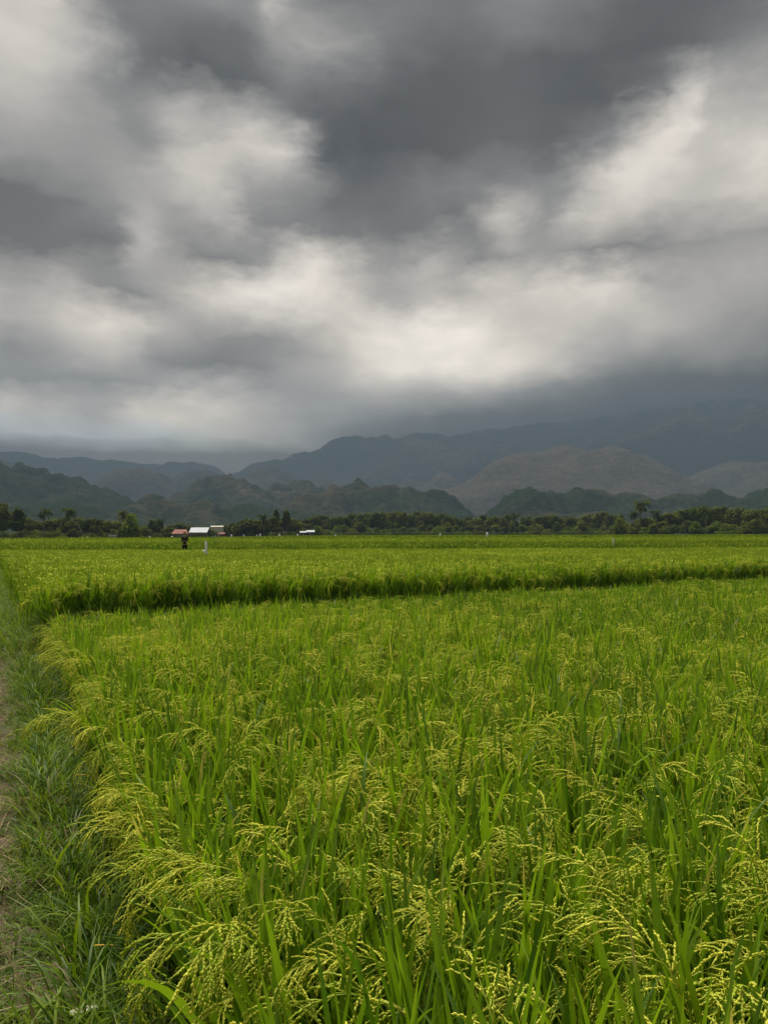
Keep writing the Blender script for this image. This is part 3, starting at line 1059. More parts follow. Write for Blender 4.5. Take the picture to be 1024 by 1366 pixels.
def bare(s_, t_):
    x, y = xy(s_, t_)
    worn = sstep(0.14, -0.05, t_) * sstep(-0.85, -0.65, t_) * (0.45 + 0.55 * sstep(2.7, 3.8, s_))
    patch = sstep(0.0, 0.35, fbm(x * 2.4, y * 2.4, 3, 12))
    spot = np.exp(-(((s_ - 2.85) / 0.22) ** 2 + ((t_ - 0.16) / 0.12) ** 2))
    return np.clip(worn * 0.96 + 0.35 * patch + spot, 0, 1)


verge('path_grass', 'short grass creeping over the earth path', SHORT, 6, 30000, -0.5, 16, lambda s_, t_: 0.95 * (1 - bare(s_, t_)) + 0.07)
verge('verge_grass', 'longer dark grass on the slope between path and rice', LONG, 7, 19000, -0.5, 34,
      lambda s_, t_: np.clip(np.exp(-((t_ - 0.40) / 0.19) ** 2) + np.exp(-((t_ + 1.1) / 0.25) ** 2) + 0.5 * sstep(9, 13, s_), 0, 1) * (1 - 0.9 * np.exp(-(((s_ - 2.85) / 0.25) ** 2 + ((t_ - 0.16) / 0.14) ** 2))))
verge('dry_straw', 'dry straw strewn on the earth path', LITTER, 6, 9000, -0.5, 14, lambda s_, t_: 0.08 + 0.7 * bare(s_, t_) * sstep(-0.1, 0.3, fbm(s_ * 1.7, t_ * 1.7, 3, 8)), cat='straw')


def bank_grass():
    m = 4200
    t_ = RNG.uniform(0.3, 22, m)
    e = EDGE_S + EDGE_K * t_
    s_ = e + RNG.uniform(0.0, GAP - 0.12, m)
    x, y = xy(s_, t_)
    sc = RNG.uniform(0.6, 1.1, m)
    scatter('bank_grass', np.stack([x, y, ground_z(x, y)], -1), np.stack([RNG.normal(0, .1, m), RNG.normal(0, .1, m), RNG.uniform(0, 6.28, m)], -1),
            np.stack([sc, sc, sc], -1), RNG.integers(0, 7, m), np.full(m, -0.2), LONG, 'grass on the low bank between the first two paddies', 'grass')


bank_grass()

# ------------------------------------------------------------------ trees
def spot(px, py, d):
    """place at depth d that lies under that point of the view"""
    x, y, z = ray(px, py)
    return x / y * d, d, CAM_Z + z / y * d


def crown_mesh(name, rnd, lobes, n, leaf, mat):
    """foliage: many leaf-clump faces spread through several lobes"""
    G = Geo()
    tot = sum(l[3] * l[4] for l in lobes)
    for (cx, cy_, cz, rx, rz_) in lobes:
        m = int(n * rx * rz_ / tot)
        sub = []
        for _ in range(7):
            v = Vector((rnd.gauss(0, 1), rnd.gauss(0, 1), rnd.gauss(0, 0.9))).normalized()
            sub.append((v, rnd.uniform(0.25, 0.5)))
        lt = rnd.uniform(-0.08, 0.12)
        for _ in range(m):
            v = Vector((rnd.gauss(0, 1), rnd.gauss(0, 1), rnd.gauss(0, 1))).normalized()
            k = rnd.random() ** 0.35
            # bulges make the outline uneven
            b = max((max(0, v.dot(w)) ** 6) * a for w, a in sub)
            rr = k * (0.78 + b)
            p = np.array([cx + v.x * rx * rr, cy_ + v.y * rx * rr, cz + v.z * rz_ * rr])
            nrm = (v + Vector((rnd.uniform(-.8, .8), rnd.uniform(-.8, .8), rnd.uniform(-.2, 1.0)))).normalized()
            a = nrm.cross(Vector((rnd.random(), rnd.random(), 0.3))).normalized()
            c = nrm.cross(a)
            sz = leaf * rnd.uniform(0.6, 1.4)
            a, c = np.array(a) * sz, np.array(c) * sz * rnd.uniform(0.4, 0.8)
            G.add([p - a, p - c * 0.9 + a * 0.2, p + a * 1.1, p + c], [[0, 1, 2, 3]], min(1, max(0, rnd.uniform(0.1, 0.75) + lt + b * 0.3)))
    return G.mesh(name, [mat], False)


def trunk_mesh(name, rnd, h, r, limbs, lean=0.0):
    G = Geo()
    pts = [(lean * (k / 5) ** 1.5, 0.01 * math.sin(k * 1.7), h * k / 5) for k in range(6)]
    tube(G, pts, [r * (1.25 - 0.75 * k / 5) for k in range(6)], 7, 0.5)
    for _ in range(limbs):
        a, z = rnd.uniform(0, 6.28), rnd.uniform(0.55, 0.95) * h
        e = (math.cos(a) * 0.22, math.sin(a) * 0.22, z + rnd.uniform(0.12, 0.25))
        m = (e[0] * 0.45, e[1] * 0.45, (z + e[2]) / 2 - 0.01)
        tube(G, [(lean * 0.5 * z, 0, z), m, e], [r * 0.5, r * 0.35, r * 0.15], 5, 0.5)
    return G.mesh(name, [M_BARK])


BROAD = []
TR = random.Random(21)
for kind in range(7):
    lob = []
    if kind == 0:      # tall oval, layered
        lob = [(0, 0, 0.62, 0.26, 0.30), (0.12, 0.06, 0.42, 0.22, 0.18), (-0.14, -0.04, 0.45, 0.2, 0.2), (0.03, 0, 0.85, 0.15, 0.13)]
    elif kind == 1:    # round
        lob = [(0, 0, 0.60, 0.36, 0.30), (0.2, 0.1, 0.55, 0.24, 0.22), (-0.22, 0, 0.58, 0.24, 0.24), (0.02, 0, 0.80, 0.24, 0.18), (0.1, -.1, 0.3, 0.2, 0.14)]
    elif kind == 2:    # spreading, several heads
        lob = [(-0.28, 0, 0.66, 0.24, 0.2), (0.27, 0.05, 0.70, 0.24, 0.22), (0, 0.1, 0.80, 0.26, 0.19), (0, -0.1, 0.5, 0.3, 0.2), (0.2, -.1, 0.42, 0.2, 0.15)]
    elif kind == 3:    # lopsided
        lob = [(0.1, 0, 0.72, 0.28, 0.26), (-0.2, 0.05, 0.5, 0.26, 0.2), (0.25, 0, 0.45, 0.2, 0.16), (-0.08, 0, 0.86, 0.14, 0.12)]
    elif kind == 4:    # dense to the ground
        lob = [(0, 0, 0.45, 0.36, 0.42), (0.2, 0, 0.35, 0.24, 0.3), (-0.2, 0, 0.32, 0.26, 0.28), (0, 0, 0.78, 0.22, 0.2)]
    elif kind == 5:    # shrub
        lob = [(0, 0, 0.45, 0.42, 0.42), (0.35, 0, 0.36, 0.3, 0.34), (-0.36, 0, 0.38, 0.3, 0.34)]
    else:              # tall slim
        lob = [(0, 0, 0.80, 0.17, 0.18), (0.05, 0, 0.6, 0.15, 0.14), (-0.06, 0, 0.66, 0.13, 0.13)]
    crown = crown_mesh('crown', TR, lob, 1500 if kind != 5 else 900, 0.045, M_TREE)
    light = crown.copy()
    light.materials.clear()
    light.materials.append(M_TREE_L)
    BROAD.append((crown, light, trunk_mesh('trunk', TR, 0.62 if kind not in (5,) else 0.3, 0.022, 4)))


def palm_parts(rnd, lean, droop):
    """coconut palm of height 1: curved trunk, crown of arching fronds with leaflets"""
    T = Geo()
    pts = [(lean * (k / 8) ** 1.4, 0, 0.86 * k / 8) for k in range(9)]
    tube(T, pts, [0.020 - 0.010 * k / 8 for k in range(9)], 7, 0.5)
    top = np.array(pts[-1])
    fronds = []
    for f in range(28):
        G = Geo()
        a = f * 2.399 + rnd.uniform(-0.2, 0.2)
        up = rnd.uniform(-0.5, 1.25)
        L = rnd.uniform(0.22, 0.30)
        p, ang = np.array([0.0, 0, 0]), R(90) - up
        ca, sa = math.cos(a), math.sin(a)
        side = np.array([-sa, ca, 0])
        rach = [p.copy()]
        for k in range(7):
            ang += droop * rnd.uniform(0.7, 1.3) * 0.19
            p = p + L / 7 * np.array([ca * math.sin(ang), sa * math.sin(ang), math.cos(ang)])
            rach.append(p.copy())
            d = rach[-1] - rach[-2]
            tn = rnd.uniform(0.05, 0.8)
            for q in (0.0, 0.5):
                b = rach[-2] + d * q
                ll = 0.075 * math.sin(math.pi * min(1, (k + q + 1.0) / 8.2)) ** 0.6
                for sg in (-1, 1):
                    e = b + sg * side * ll * 0.72 + d * 0.7 + np.array([0, 0, -ll * rnd.uniform(0.35, 0.9)])
                    w = d * 0.5
                    G.add([b, b + w, e + w * 0.2, e], [[0, 1, 2, 3]], tn)
        tube(G, rach[::2], [0.0035, 0.003, 0.002, 0.001][:len(rach[::2])], 3, 0.7)
        fronds.append(G.mesh('frond', [M_PALM], False))
    N = Geo()
    for k in range(6):
        a = k * 1.05
        c = np.array([math.cos(a) * 0.018, math.sin(a) * 0.018, -0.012])
        tube(N, [c + (0, 0, 0.012), c, c - (0, 0, 0.012)], [0.005, 0.011, 0.005], 5, 0.5)
    return T.mesh('trunk', [M_BARK]), fronds, N.mesh('coconuts', [M_WOOD]), top


PALMS = [palm_parts(TR, ln, dr) for ln, dr in ((0.03, 1.0), (-0.06, 1.25), (0.10, 0.8), (-0.42, 1.3))]


def broad_tree(px, top, d, wpx, kind, label, group=None, light=False, name='broadleaf_tree', cat='tree', back=0.0):
    x, y, _ = spot(px, 712, d)
    z0 = float(ground_z(x, y))
    h = spot(px, top, d)[2] - z0
    w = wpx / F_PX * d / (0.95 if kind == 5 else 0.72 if kind not in (2, 4) else 0.85)
    if kind == 6:
        w = wpx / F_PX * d / 0.36
    o = empty(name, (x, y, z0), TR.uniform(0, 6.28))
    o.scale = (w, w, h)
    tag(o, label, cat, group)
    link('trunk' if kind != 5 else 'stem', BROAD[kind][2], o)
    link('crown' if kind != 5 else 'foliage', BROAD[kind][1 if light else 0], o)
    return o


def palm(px, top, d, kind, label, group=None, rz=None, full=True, name='coconut_palm'):
    x, y, _ = spot(px, 712, d)
    tm, fr, nuts, tp = PALMS[kind]
    z0 = float(ground_z(x, y))
    h = (spot(px, top, d)[2] - z0) / 1.03
    rzv = TR.uniform(0, 6.28) if rz is None else rz
    off = Matrix.Rotation(rzv, 3, 'Z') @ Vector((tp[0] * h, 0, 0))
    o = empty(name, (x - off.x, y - off.y, z0), rzv)
    o.scale = (h, h, h)
    tag(o, label, 'palm tree', group)
    link('trunk', tm, o)
    for f in fr:
        link('frond', f, o, tuple(tp))
    link('coconuts', nuts, o, tuple(tp))
    return o


# left corner and the stretch up to the village
broad_tree(4, 668, 232, 34, 0, 'tall dark broadleaf tree rising left of the straight coconut palm')
broad_tree(24, 675, 228, 26, 3, 'dark tree with pale trunk next to the tallest tree of the corner wood')
broad_tree(-24, 670, 236, 36, 1, 'broad dark tree at the very end of the corner wood')
LG = 'trees behind the two tall coconut palms'
for px, top, w, k in ((38, 689, 24, 1), (50, 693, 24, 4), (66, 692, 24, 2), (78, 690, 24, 3), (88, 689, 22, 0), (104, 688, 26, 1), (116, 690, 24, 2), (127, 691, 22, 4), (140, 693, 24, 1), (152, 694, 22, 2)):
    broad_tree(px, top - 1, 262 + TR.uniform(-8, 8), w * 1.25, k, 'dark broadleaf tree in the low wood behind the two coconut palms', LG)
UG = 'shrubs at the foot of the corner wood'
for px, top, w in ((28, 711, 16), (45, 709, 18), (62, 712, 14), (84, 711, 18), (99, 713, 12), (112, 712, 14), (130, 712, 14)):
    broad_tree(px, top, 226 + TR.uniform(-3, 3), w, 5, 'low green shrub at the paddy edge below the corner wood', UG, TR.random() < 0.5, 'shrub', 'shrub')
palm(59.5, 673.5, 229, 0, 'straight coconut palm standing clear of the low wood', rz=0.4)
palm(92.5, 672.5, 231, 3, 'coconut palm with a trunk that leans steeply', rz=0.0)
palm(131, 689, 255, 1, 'small coconut palm poking out of the low wood beside the leaning palm')
palm(141, 691, 258, 2, 'small coconut palm between the shed and the leaning palm')
palm(165.5, 677, 233, 0, 'coconut palm growing out of the big tree by the shed')
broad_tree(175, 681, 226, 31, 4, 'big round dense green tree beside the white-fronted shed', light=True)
broad_tree(163, 700, 228, 16, 4, 'small dark tree tucked against the big round tree by the shed')
px = -22.0
while px < 186:
    broad_tree(px, TR.uniform(701, 709), 248 + TR.uniform(-6, 6), TR.uniform(14, 22), TR.choice((4, 5, 5)), 'leafy undergrowth tree filling the corner wood below the taller crowns', 'undergrowth of the corner wood', TR.random() < 0.2)
    px += TR.uniform(6, 9)
px = 186.0
while px < 425:
    broad_tree(px, TR.uniform(700, 707), (352 if px < 310 else 325) + TR.uniform(-6, 6), TR.uniform(14, 22), TR.choice((4, 5, 4)), 'low dense tree growing behind the village roofs and clump', 'low trees behind the village', TR.random() < 0.2)
    px += TR.uniform(6, 9)
# village
VG = 'trees around the village roofs'
for px, top, w, k, d in ((193, 700, 18, 1, 285), (201, 695, 22, 2, 300), (212, 693, 20, 0, 305), (230, 697, 24, 1, 318), (243, 696, 24, 2, 320), (222, 703, 16, 3, 280), (281, 705, 16, 1, 300), (297, 698, 22, 2, 345), (310, 696, 22, 0, 330), (255, 699, 20, 2, 345), (270, 700, 22, 1, 350)):
    broad_tree(px, top, d, w, k, 'dark tree among the village roofs', VG)
palm(203, 690, 300, 1, 'coconut palm with a small head left of the red roof')
palm(214.5, 689, 302, 0, 'coconut palm nearest the red roof')
broad_tree(266, 706.5, 262, 11, 5, 'rounded dark bush in front of the long grey-roofed building', None, False, 'shrub', 'shrub')
broad_tree(210, 706, 268, 14, 5, 'grey-green bush left of the red-roofed house', None, False, 'shrub', 'shrub')
# clump with tall palms right of the village
CG = 'trees of the clump with tall thin palms'
for px, top, w, k in ((322, 697, 22, 1), (331, 690, 30, 1), (343, 691, 26, 4), (355, 691, 22, 2), (364, 688, 22, 0), (376, 690, 22, 3), (388, 690, 22, 1)):
    broad_tree(px, top, 306 + TR.uniform(-8, 8), w * 1.25, k, 'dark broadleaf tree in the clump below the tall thin palms', CG)
palm(350.5, 683, 300, 1, 'coconut palm with ragged drooping head left of two taller trees')
broad_tree(368, 676.5, 302, 9, 6, 'tall thin tree with a small dark head beside the ragged palm')
broad_tree(382, 678, 304, 11, 6, 'second tall thin tree, its head wider and paler')
palm(318, 703, 262, 2, 'short pale-trunked palm standing in front of the clump')
for px, top, w in ((391, 706, 11), (403.5, 704, 12), (415, 707, 9)):
    broad_tree(px, top, 300, w, 5, 'rounded bright bush behind the small white-roofed houses', 'rounded bushes behind the small houses', True, 'shrub', 'shrub')
# the long wood in the middle
MG, FG = 'trees of the long middle wood', 'front trees of the long middle wood'
px = 398.0
while px < 836:
    tp = 687.5 + 3.0 * math.sin(px * 0.021) + 2.0 * math.sin(px * 0.083 + 1) + TR.uniform(-2.5, 2.5) - (3.5 if 470 < px < 590 else 0)
    broad_tree(px, tp, 405 + TR.uniform(-14, 14), TR.uniform(17, 26), TR.choice((0, 1, 1, 2, 2, 3, 4)), 'dark tree in the back row of the long wood beyond the paddies', MG)
    px += TR.uniform(7.5, 11)
px = 402.0
while px < 830:
    tp = 699 + TR.uniform(-4, 4)
    broad_tree(px, tp, 380 + TR.uniform(-8, 8), TR.uniform(14, 22), TR.choice((1, 2, 4, 4, 5)), 'lower green tree in the front row of the long wood', FG, TR.random() < 0.3)
    px += TR.uniform(9, 14)
px = 424.0
while px < 828:
    broad_tree(px, 707 + TR.uniform(-1.5, 2), 368, TR.uniform(10, 18), 5, 'low bush at the paddy edge of the long wood', 'bushes along the long wood', TR.random() < 0.3, 'shrub', 'shrub')
    px += TR.uniform(7, 14)
palm(678.5, 683.5, 372, 0, 'dark-headed palm rising from the long wood')
palm(686, 682.5, 378, 1, 'thin palm just behind the dark-headed palm of the long wood')
broad_tree(776, 694, 360, 20, 2, 'pale-trunked spreading tree at the edge of the long wood')
# the grove on the right
broad_tree(826, 689.5, 286, 21, 4, 'bright green rounded tree at the near corner of the right grove', light=True)
palm(845, 679.5, 303, 0, 'coconut palm with dark head behind the bright rounded tree')
palm(856, 664.5, 306, 2, 'tallest coconut palm, its head high above the right grove')
palm(875, 679, 302, 1, 'coconut palm on the lower shoulder of the right grove')
RG, RF = 'trees of the right grove', 'front trees of the right grove'
px = 836.0
while px < 1085:
    tp = np.interp(px, [836, 860, 900, 940, 965, 1000, 1085], [698, 690, 681, 676, 675, 679, 674]) + TR.uniform(-2.5, 2.5)
    broad_tree(px, tp, 312 + TR.uniform(-10, 10), TR.uniform(20, 30), TR.choice((0, 1, 1, 2, 3, 4)), 'dense tree in the back of the right grove', RG, TR.random() < 0.25)
    px += TR.uniform(7, 10.5)
px = 842.0
while px < 1075:
    tp = np.interp(px, [840, 880, 1000], [702, 697, 696]) + TR.uniform(-4, 5)
    broad_tree(px, tp, 293 + TR.uniform(-4, 4), TR.uniform(14, 22), TR.choice((1, 2, 4, 4, 5)), 'lower tree along the paddy side of the right grove', RF, TR.random() < 0.35)
    px += TR.uniform(8, 12)
palm(911, 679, 281, 1, 'pale-trunked coconut palm in front of the right grove')
palm(941, 675, 280, 0, 'dark-headed palm with a bare pale trunk before the grove')
broad_tree(960, 707, 268, 21, 5, 'rounded green bush, one of a touching pair before the right grove', 'pair of rounded bushes before the right grove', True, 'shrub', 'shrub')
broad_tree(977, 706, 267, 23, 5, 'rounded green bush, one of a touching pair before the right grove', 'pair of rounded bushes before the right grove', True, 'shrub', 'shrub')

# ------------------------------------------------------------------ village buildings
def box_geo(G, x0, x1, y0, y1, z0, z1, tint=0.5):
    V = [np.array((x, y, z)) for z in (z0, z1) for y in (y0, y1) for x in (x0, x1)]
    G.add(V, [[0, 2, 3, 1], [4, 5, 7, 6], [0, 1, 5, 4], [2, 6, 7, 3], [0, 4, 6, 2], [1, 3, 7, 5]], tint)


def box(name, parent, mat, *b):
    G = Geo()
    box_geo(G, *b)
    return link(name, G.mesh(name, [mat], False), parent)


def gable(name, parent, mat, w, d, z, rise, over=0.35, thick=0.09, hip=0.0):
    """pitched roof: two slabs (ends cut back when hipped) with real thickness"""
    G = Geo()
    a, b = w / 2 + over, d / 2 + over
    r = a - hip
    V = [(-a, -b, z), (a, -b, z), (r, 0, z + rise), (-r, 0, z + rise), (-a, b, z), (a, b, z)]
    V = [np.array(v) for v in V] + [np.array(v) - (0, 0, thick) for v in V]
    F = [[0, 1, 2, 3], [5, 4, 3, 2], [6, 9, 8, 7], [11, 8, 9, 10], [0, 6, 7, 1], [4, 5, 11, 10], [0, 3, 9, 6], [3, 4, 10, 9], [1, 7, 8, 2], [2, 8, 11, 5]]
    if hip > 0:
        F += [[0, 3, 4], [1, 5, 2], [6, 10, 9], [7, 8, 11]]
    G.add(V, F, 0.5)
    return link(name, G.mesh(name, [mat], False), parent)


def house(name, label, px, d, w, depth, wall_h, rise, wall_mat, roof_mat, rz=0.0, hip=0.0, windows=2, lift=0.0):
    x, y, _ = spot(px, 712, d)
    o = empty(name, (x, y, float(ground_z(x, y)) + lift), rz)
    tag(o, label, 'house')
    wl = box('wall', o, wall_mat, -w / 2, w / 2, -depth / 2, depth / 2, -lift, wall_h)
    gable('roof', o, roof_mat, w, depth, wall_h + 0.1, rise, hip=hip)
    f = -depth / 2
    dr = box('door', o, M_WOOD, -0.45, 0.45, f - 0.05, f + 0.02, 0.0, min(2.0, wall_h - 0.15))
    box('handle', dr, M_DARK, 0.3, 0.36, f - 0.08, f - 0.045, 0.95, 1.05)
    for k in range(windows):
        cx = (-1, 1)[k % 2] * w * (0.30 if windows < 3 else (0.22 + 0.16 * (k // 2)))
        wn_ = box('window', o, M_DARK, cx - 0.45, cx + 0.45, f - 0.03, f + 0.02, 0.9, min(1.75, wall_h - 0.2))
        box('frame', wn_, M_CREAM, cx - 0.52, cx + 0.52, f - 0.06, f - 0.025, 0.82, 0.9)
    return o


house('red_roof_house', 'small house with rust-red hipped roof behind the person', 241, 262, 4.6, 4.0, 2.2, 1.45, M_WALL, M_REDROOF, 0.06, 0.7)
house('long_house', 'long building with pale grey metal roof beside the red-roofed house', 267, 298, 6.4, 5.0, 2.6, 1.9, M_WALL, M_GREYROOF, -0.05, 0.0, 4)
house('cream_house', 'cream house set higher behind the long grey-roofed building', 290, 338, 4.8, 4.0, 5.0, 0.5, M_CREAM, M_CREAM, 0.1)
house('brick_house', 'tiny reddish house between the cream house and the clump', 297, 300, 1.6, 2.2, 1.9, 0.5, M_REDROOF, M_REDROOF, -0.1, 0.0, 0)
house('white_roof_house', 'small dark house with a white roof under the rounded bushes', 414, 300, 2.6, 2.6, 2.2, 0.7, M_WALL, M_GREYROOF, 0.05, 0.0, 2)
house('dark_house', 'small dark house with pale roof edge next to the white-roofed one', 405, 298, 2.0, 2.4, 2.0, 0.5, M_DARK, M_GREYROOF, -0.05, 0.0, 0)


def shed(px, d):
    x, y, _ = spot(px, 712, d)
    o = empty('shed', (x, y, float(ground_z(x, y))), -0.05)
    tag(o, 'open shed with a white front board beside the big round tree', 'shed')
    box('back_wall', o, M_WALL, -1.5, 1.5, 1.2, 1.35, 0, 2.0)
    box('roof', o, M_WALL, -1.75, 1.75, -1.4, 1.55, 2.55, 2.66)
    box('front_board', o, M_WHITE, -1.3, 1.75, -1.50, -1.42, 1.55, 2.1)
    for sx in (-1.4, 0.0, 1.4):
        box('post', o, M_WOOD, sx - 0.06, sx + 0.06, -1.38, -1.26, 0, 2.55)


shed(153, 238)


def tank():
    x, y, z = spot(160, 688.5, 272)
    g0 = float(ground_z(x, y))
    o = empty('water_tank', (x, y, g0))
    tag(o, 'pale rounded tank high on legs between the shed and the big tree', 'water tank')
    G = Geo()
    hz = z - g0
    tube(G, [(0, 0, hz - 0.75), (0, 0, hz - 0.7), (0, 0, hz + 0.3), (0, 0, hz + 0.6), (0, 0, hz + 0.78)], [0.6, 0.72, 0.75, 0.55, 0.08], 12, 0.5)
    link('tank_body', G.mesh('tank_body', [M_CREAM]), o)
    for sx in (-0.5, 0.5):
        for sy in (-0.5, 0.5):
            box('leg', o, M_WALL, sx - 0.05, sx + 0.05, sy - 0.05, sy + 0.05, 0, hz - 0.74)
    box('platform', o, M_WALL, -0.7, 0.7, -0.7, 0.7, hz - 0.84, hz - 0.76)


tank()

# ------------------------------------------------------------------ white markers in the paddies
def marker(px, top, base, d, wpx, label, group=None, lean=0.03):
    """stake with a white plastic sack pulled over it"""
    x, y, zt = spot(px, top, d)
    zb = spot(px, base, d)[2]
    g0 = float(ground_z(x, y))
    o = empty('white_marker', (x, y, g0))
    o.rotation_euler = (0.0, lean, TR.uniform(0, 6))
    tag(o, label, 'marker', group)
    G = Geo()
    tube(G, [(0, 0, -0.05), (0, 0, (zt - g0) * 0.5), (0, 0, zt - g0 - 0.03)], [0.012, 0.011, 0.009], 6, 0.5)
    link('stake', G.mesh('stake', [M_WOOD]), o)
    G = Geo()
    w = wpx / F_PX * d / 2
    hb, ht = zb - g0 - 0.12, zt - g0
    ks = [(0.0, 0.86), (0.12, 1.05), (0.4, 0.9), (0.62, 1.0), (0.85, 0.92), (0.96, 0.6), (1.0, 0.12)]
    tube(G, [(0.006 * math.sin(k * 9), 0.006 * math.cos(k * 7), hb + (ht - hb) * k) for k, _ in ks], [w * r for _, r in ks], 10, 0.5)
    link('sack', G.mesh('sack', [M_WHITE]), o)
    return o


marker(275.8, 721, 735, 28, 3.6, 'white sacked stake standing in the second paddy right of the person')
marker(649.5, 710.5, 717, 105, 3.2, 'white stake marker in the far paddies below the dark-headed palm of the long wood')
marker(818, 719, 726, 50, 2.2, 'white stake marker in the paddies in front of the bright rounded tree')
MKG = 'white markers along the paddies before the village and clump'
for px, top, base, w in ((309, 714.5, 718.5, 2.0), (325, 715, 718.5, 1.4), (343, 715, 718.5, 1.4), (347, 713.5, 718.5, 1.8), (372.5, 714.5, 718.5, 2.2), (397, 714, 718.5, 1.8), (447, 714.5, 717.5, 1.6), (586.5, 714, 717.5, 1.8), (229.5, 716.5, 719.5, 2.4), (200, 716.5, 719.5, 2.0)):
    marker(px, top - 2.2, base, 205, w * 1.2, 'small white marker at the far edge of the rice before village or woods', MKG)
marker(117, 714.5, 720, 205, 2.0, 'tall white marker at the paddy edge near the leaning palm')
marker(143, 716.5, 720, 207, 2.2, 'white marker at the paddy edge in front of the open shed')
marker(154, 715.5, 719.5, 214, 3.0, 'squat white sack on a stake right before the shed front')


def bag():
    x, y, z = spot(272, 734.5, 27.8)
    G = Geo()
    tube(G, [(-0.06, 0, -0.02), (-0.04, 0, 0.0), (0, 0.01, 0.01), (0.04, 0, 0.0), (0.06, 0, -0.01)], [0.01, 0.035, 0.042, 0.03, 0.008], 8, 0.5)
    o = link('plastic_bag', G.mesh('plastic_bag', [M_WHITE]), loc=(x, y, z))
    tag(o, 'small crumpled white plastic bag caught on the rice beside the sacked stake', 'plastic bag')


bag()

# ------------------------------------------------------------------ the person in the paddy
def skin_body(name, verts, edges, parent, mat, root=0, sub=2):
    me = bpy.data.meshes.new(name)
    me.from_pydata([v[:3] for v in verts], edges, [])
    me.materials.append(mat)
    o = link(name, me, parent)
    o.modifiers.new('skin', 'SKIN').use_smooth_shade = True
    sd = o.modifiers.new('smooth', 'SUBSURF')
    sd.levels = sd.render_levels = sub
    if not me.skin_vertices:
        import bmesh
        bm = bmesh.new()
        bm.from_mesh(me)
        bm.verts.layers.skin.verify()
        bm.to_mesh(me)
        bm.free()
    for k, v in enumerate(verts):
        sv_ = me.skin_vertices[0].data[k]
        rr = v[3]
        sv_.radius = rr if isinstance(rr, tuple) else (rr, rr)
        sv_.use_root = (k == root)
    return o


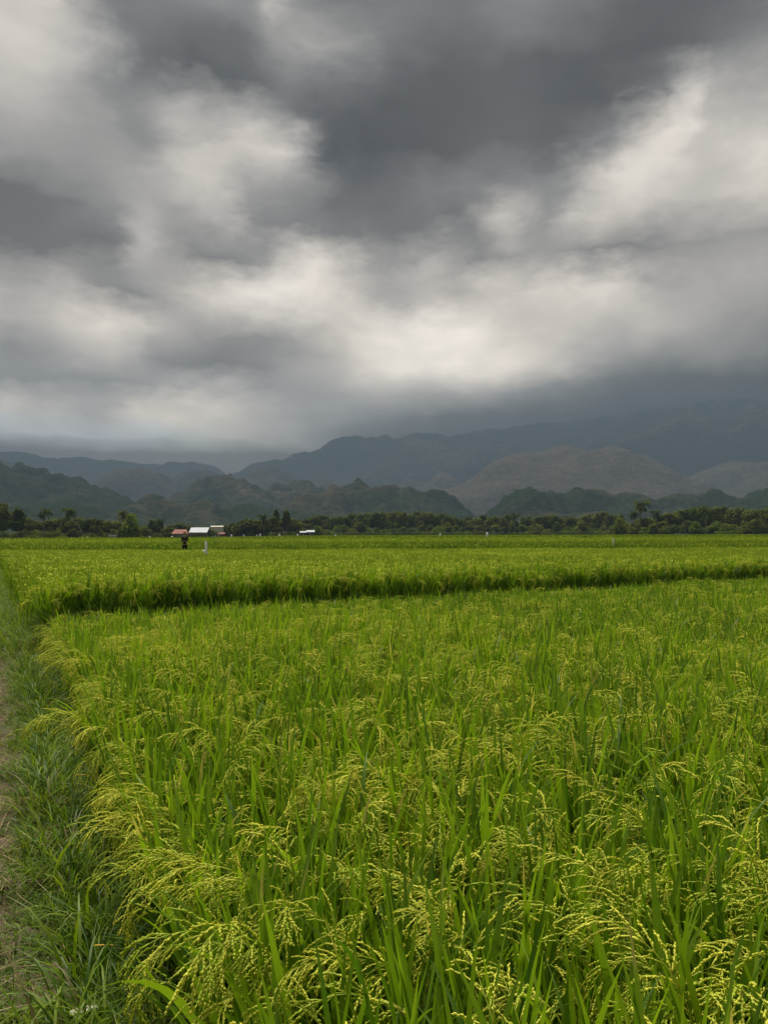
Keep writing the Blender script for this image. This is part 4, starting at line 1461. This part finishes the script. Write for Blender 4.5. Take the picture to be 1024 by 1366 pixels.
def person(px, d, height):
    x, y, _ = spot(px, 712, d)
    z0 = float(ground_z(x, y))
    o = empty('person', (x, y, z0), 0.25)
    o.scale = (height / 1.68 * 0.82, height / 1.68, height / 1.68)
    tag(o, 'person in black top and tan headscarf standing waist-deep in the rice', 'person')
    V = [(0, 0, 0.93, (0.14, 0.105)), (0, 0, 1.13, (0.125, 0.09)), (0, 0, 1.34, (0.15, 0.10)), (0, 0.0, 1.46, (0.055, 0.055)), (0, -0.02, 1.53, (0.07, 0.085)), (0, -0.02, 1.62, (0.068, 0.08))]
    E = [(0, 1), (1, 2), (2, 3), (3, 4), (4, 5)]
    for sg in (-1, 1):
        b = len(V)
        V += [(sg * 0.19, 0, 1.37, 0.052), (sg * 0.215, -0.02, 1.10, 0.042), (sg * 0.09, -0.17, 1.08, 0.032), (sg * 0.045, -0.19, 1.08, (0.018, 0.036))]
        E += [(2, b), (b, b + 1), (b + 1, b + 2), (b + 2, b + 3)]
        for f in range(5):
            k = len(V)
            fz = 1.08 + (f - 2) * 0.017
            V += [(sg * (0.012 - 0.004 * (2 - abs(f - 2))), -0.20, fz, 0.009), (-sg * 0.02, -0.195 - 0.01 * sg, fz, 0.007)]
            E += [(b + 3, k), (k, k + 1)]
        b = len(V)
        V += [(sg * 0.10, 0, 0.86, 0.095), (sg * 0.11, -0.01, 0.48, 0.062), (sg * 0.12, 0.02, 0.09, 0.042), (sg * 0.13, -0.12, 0.035, (0.045, 0.03))]
        E += [(0, b), (b, b + 1), (b + 1, b + 2), (b + 2, b + 3)]
    skin_body('body', V, E, o, M_SKIN)
    # nose, eyes and mouth
    G = Geo()
    tube(G, [(0, -0.105, 1.585), (0, -0.122, 1.555), (0, -0.105, 1.545)], [0.008, 0.014, 0.01], 6, 0.5)
    link('nose', G.mesh('nose', [M_SKIN]), o)
    for sg in (-1, 1):
        box('eye', o, M_DARK, sg * 0.03 - 0.012, sg * 0.03 + 0.012, -0.104, -0.096, 1.578, 1.588)
    box('mouth', o, M_REDROOF, -0.02, 0.02, -0.104, -0.098, 1.518, 1.526)
    # clothes
    S = [(0, 0, 0.86, (0.155, 0.12)), (0, 0, 1.13, (0.140, 0.105)), (0, 0, 1.34, (0.162, 0.115)), (0, 0, 1.435, (0.085, 0.08))]
    SE = [(0, 1), (1, 2), (2, 3)]
    for sg in (-1, 1):
        b = len(S)
        S += [(sg * 0.185, 0, 1.37, 0.062), (sg * 0.215, -0.02, 1.10, 0.054), (sg * 0.11, -0.16, 1.08, 0.044)]
        SE += [(2, b), (b, b + 1), (b + 1, b + 2)]
    skin_body('shirt', S, SE, o, M_BLACK)
    Tv = [(0, 0, 0.90, (0.155, 0.12))]
    TE = []
    for sg in (-1, 1):
        b = len(Tv)
        Tv += [(sg * 0.10, 0, 0.80, 0.11), (sg * 0.112, -0.01, 0.48, 0.082), (sg * 0.122, 0.02, 0.14, 0.07)]
        TE += [(0, b), (b, b + 1), (b + 1, b + 2)]
    skin_body('trousers', Tv, TE, o, M_BLACK)
    # cloth wound round the head and neck, open at the face
    G = Geo()
    VV, FF = [], []
    prof = [(1.42, 0.105), (1.47, 0.098), (1.53, 0.108), (1.60, 0.114), (1.66, 0.102), (1.70, 0.07), (1.72, 0.01)]
    ns = 16
    for k, (z, r) in enumerate(prof):
        for i in range(ns):
            th = 2 * math.pi * i / ns
            front = max(0, -math.sin(th)) ** 4
            rr = r * (1 - (0.22 * front if 1.5 < z < 1.62 else 0))
            VV.append(np.array((rr * math.cos(th), -0.01 + rr * math.sin(th), z)))
            if k:
                j = (i + 1) % ns
                FF.append([(k - 1) * ns + i, (k - 1) * ns + j, k * ns + j, k * ns + i])
    G.add(VV, FF, 0.5)
    link('headscarf', G.mesh('headscarf', [M_TAN]), o)


person(246.5, 44.4, 1.56)

# ------------------------------------------------------------------ single leaves lying on the verge
def loose_leaf(px, py, z_over, length, width, az_, lean, bend, col, label, name='dry_leaf'):
    zz = 0.2 + z_over
    x, y, z = ray(px, py)
    d = (CAM_Z - zz) / (-z / y)
    G = Geo()
    blade(G, (0, 0, 0), az_, lean, bend, length, width, 6, 0.5)
    me = G.mesh(name, [plain(name + '_colour', col, 0.8, 0.2, 40.0)])
    o = link(name, me, loc=(x / y * d, d, zz))
    tag(o, label, 'leaf')


loose_leaf(96, 1034, 0.16, 0.09, 0.009, 0.1, R(75), 0.5, (0.55, 0.30, 0.03), 'orange withered blade tip in the verge grass beside the rice edge')
loose_leaf(120, 1260, 0.07, 0.09, 0.008, 0.1, R(88), 0.15, (0.60, 0.38, 0.03), 'flat yellow-orange blade lying above the straw patch', 'yellow_leaf')
loose_leaf(88, 1352, 0.05, 0.11, 0.035, 0.5, R(84), 0.3, (0.55, 0.52, 0.38), 'broad pale dry leaf lying on the path edge below the straw patch', 'pale_leaf')
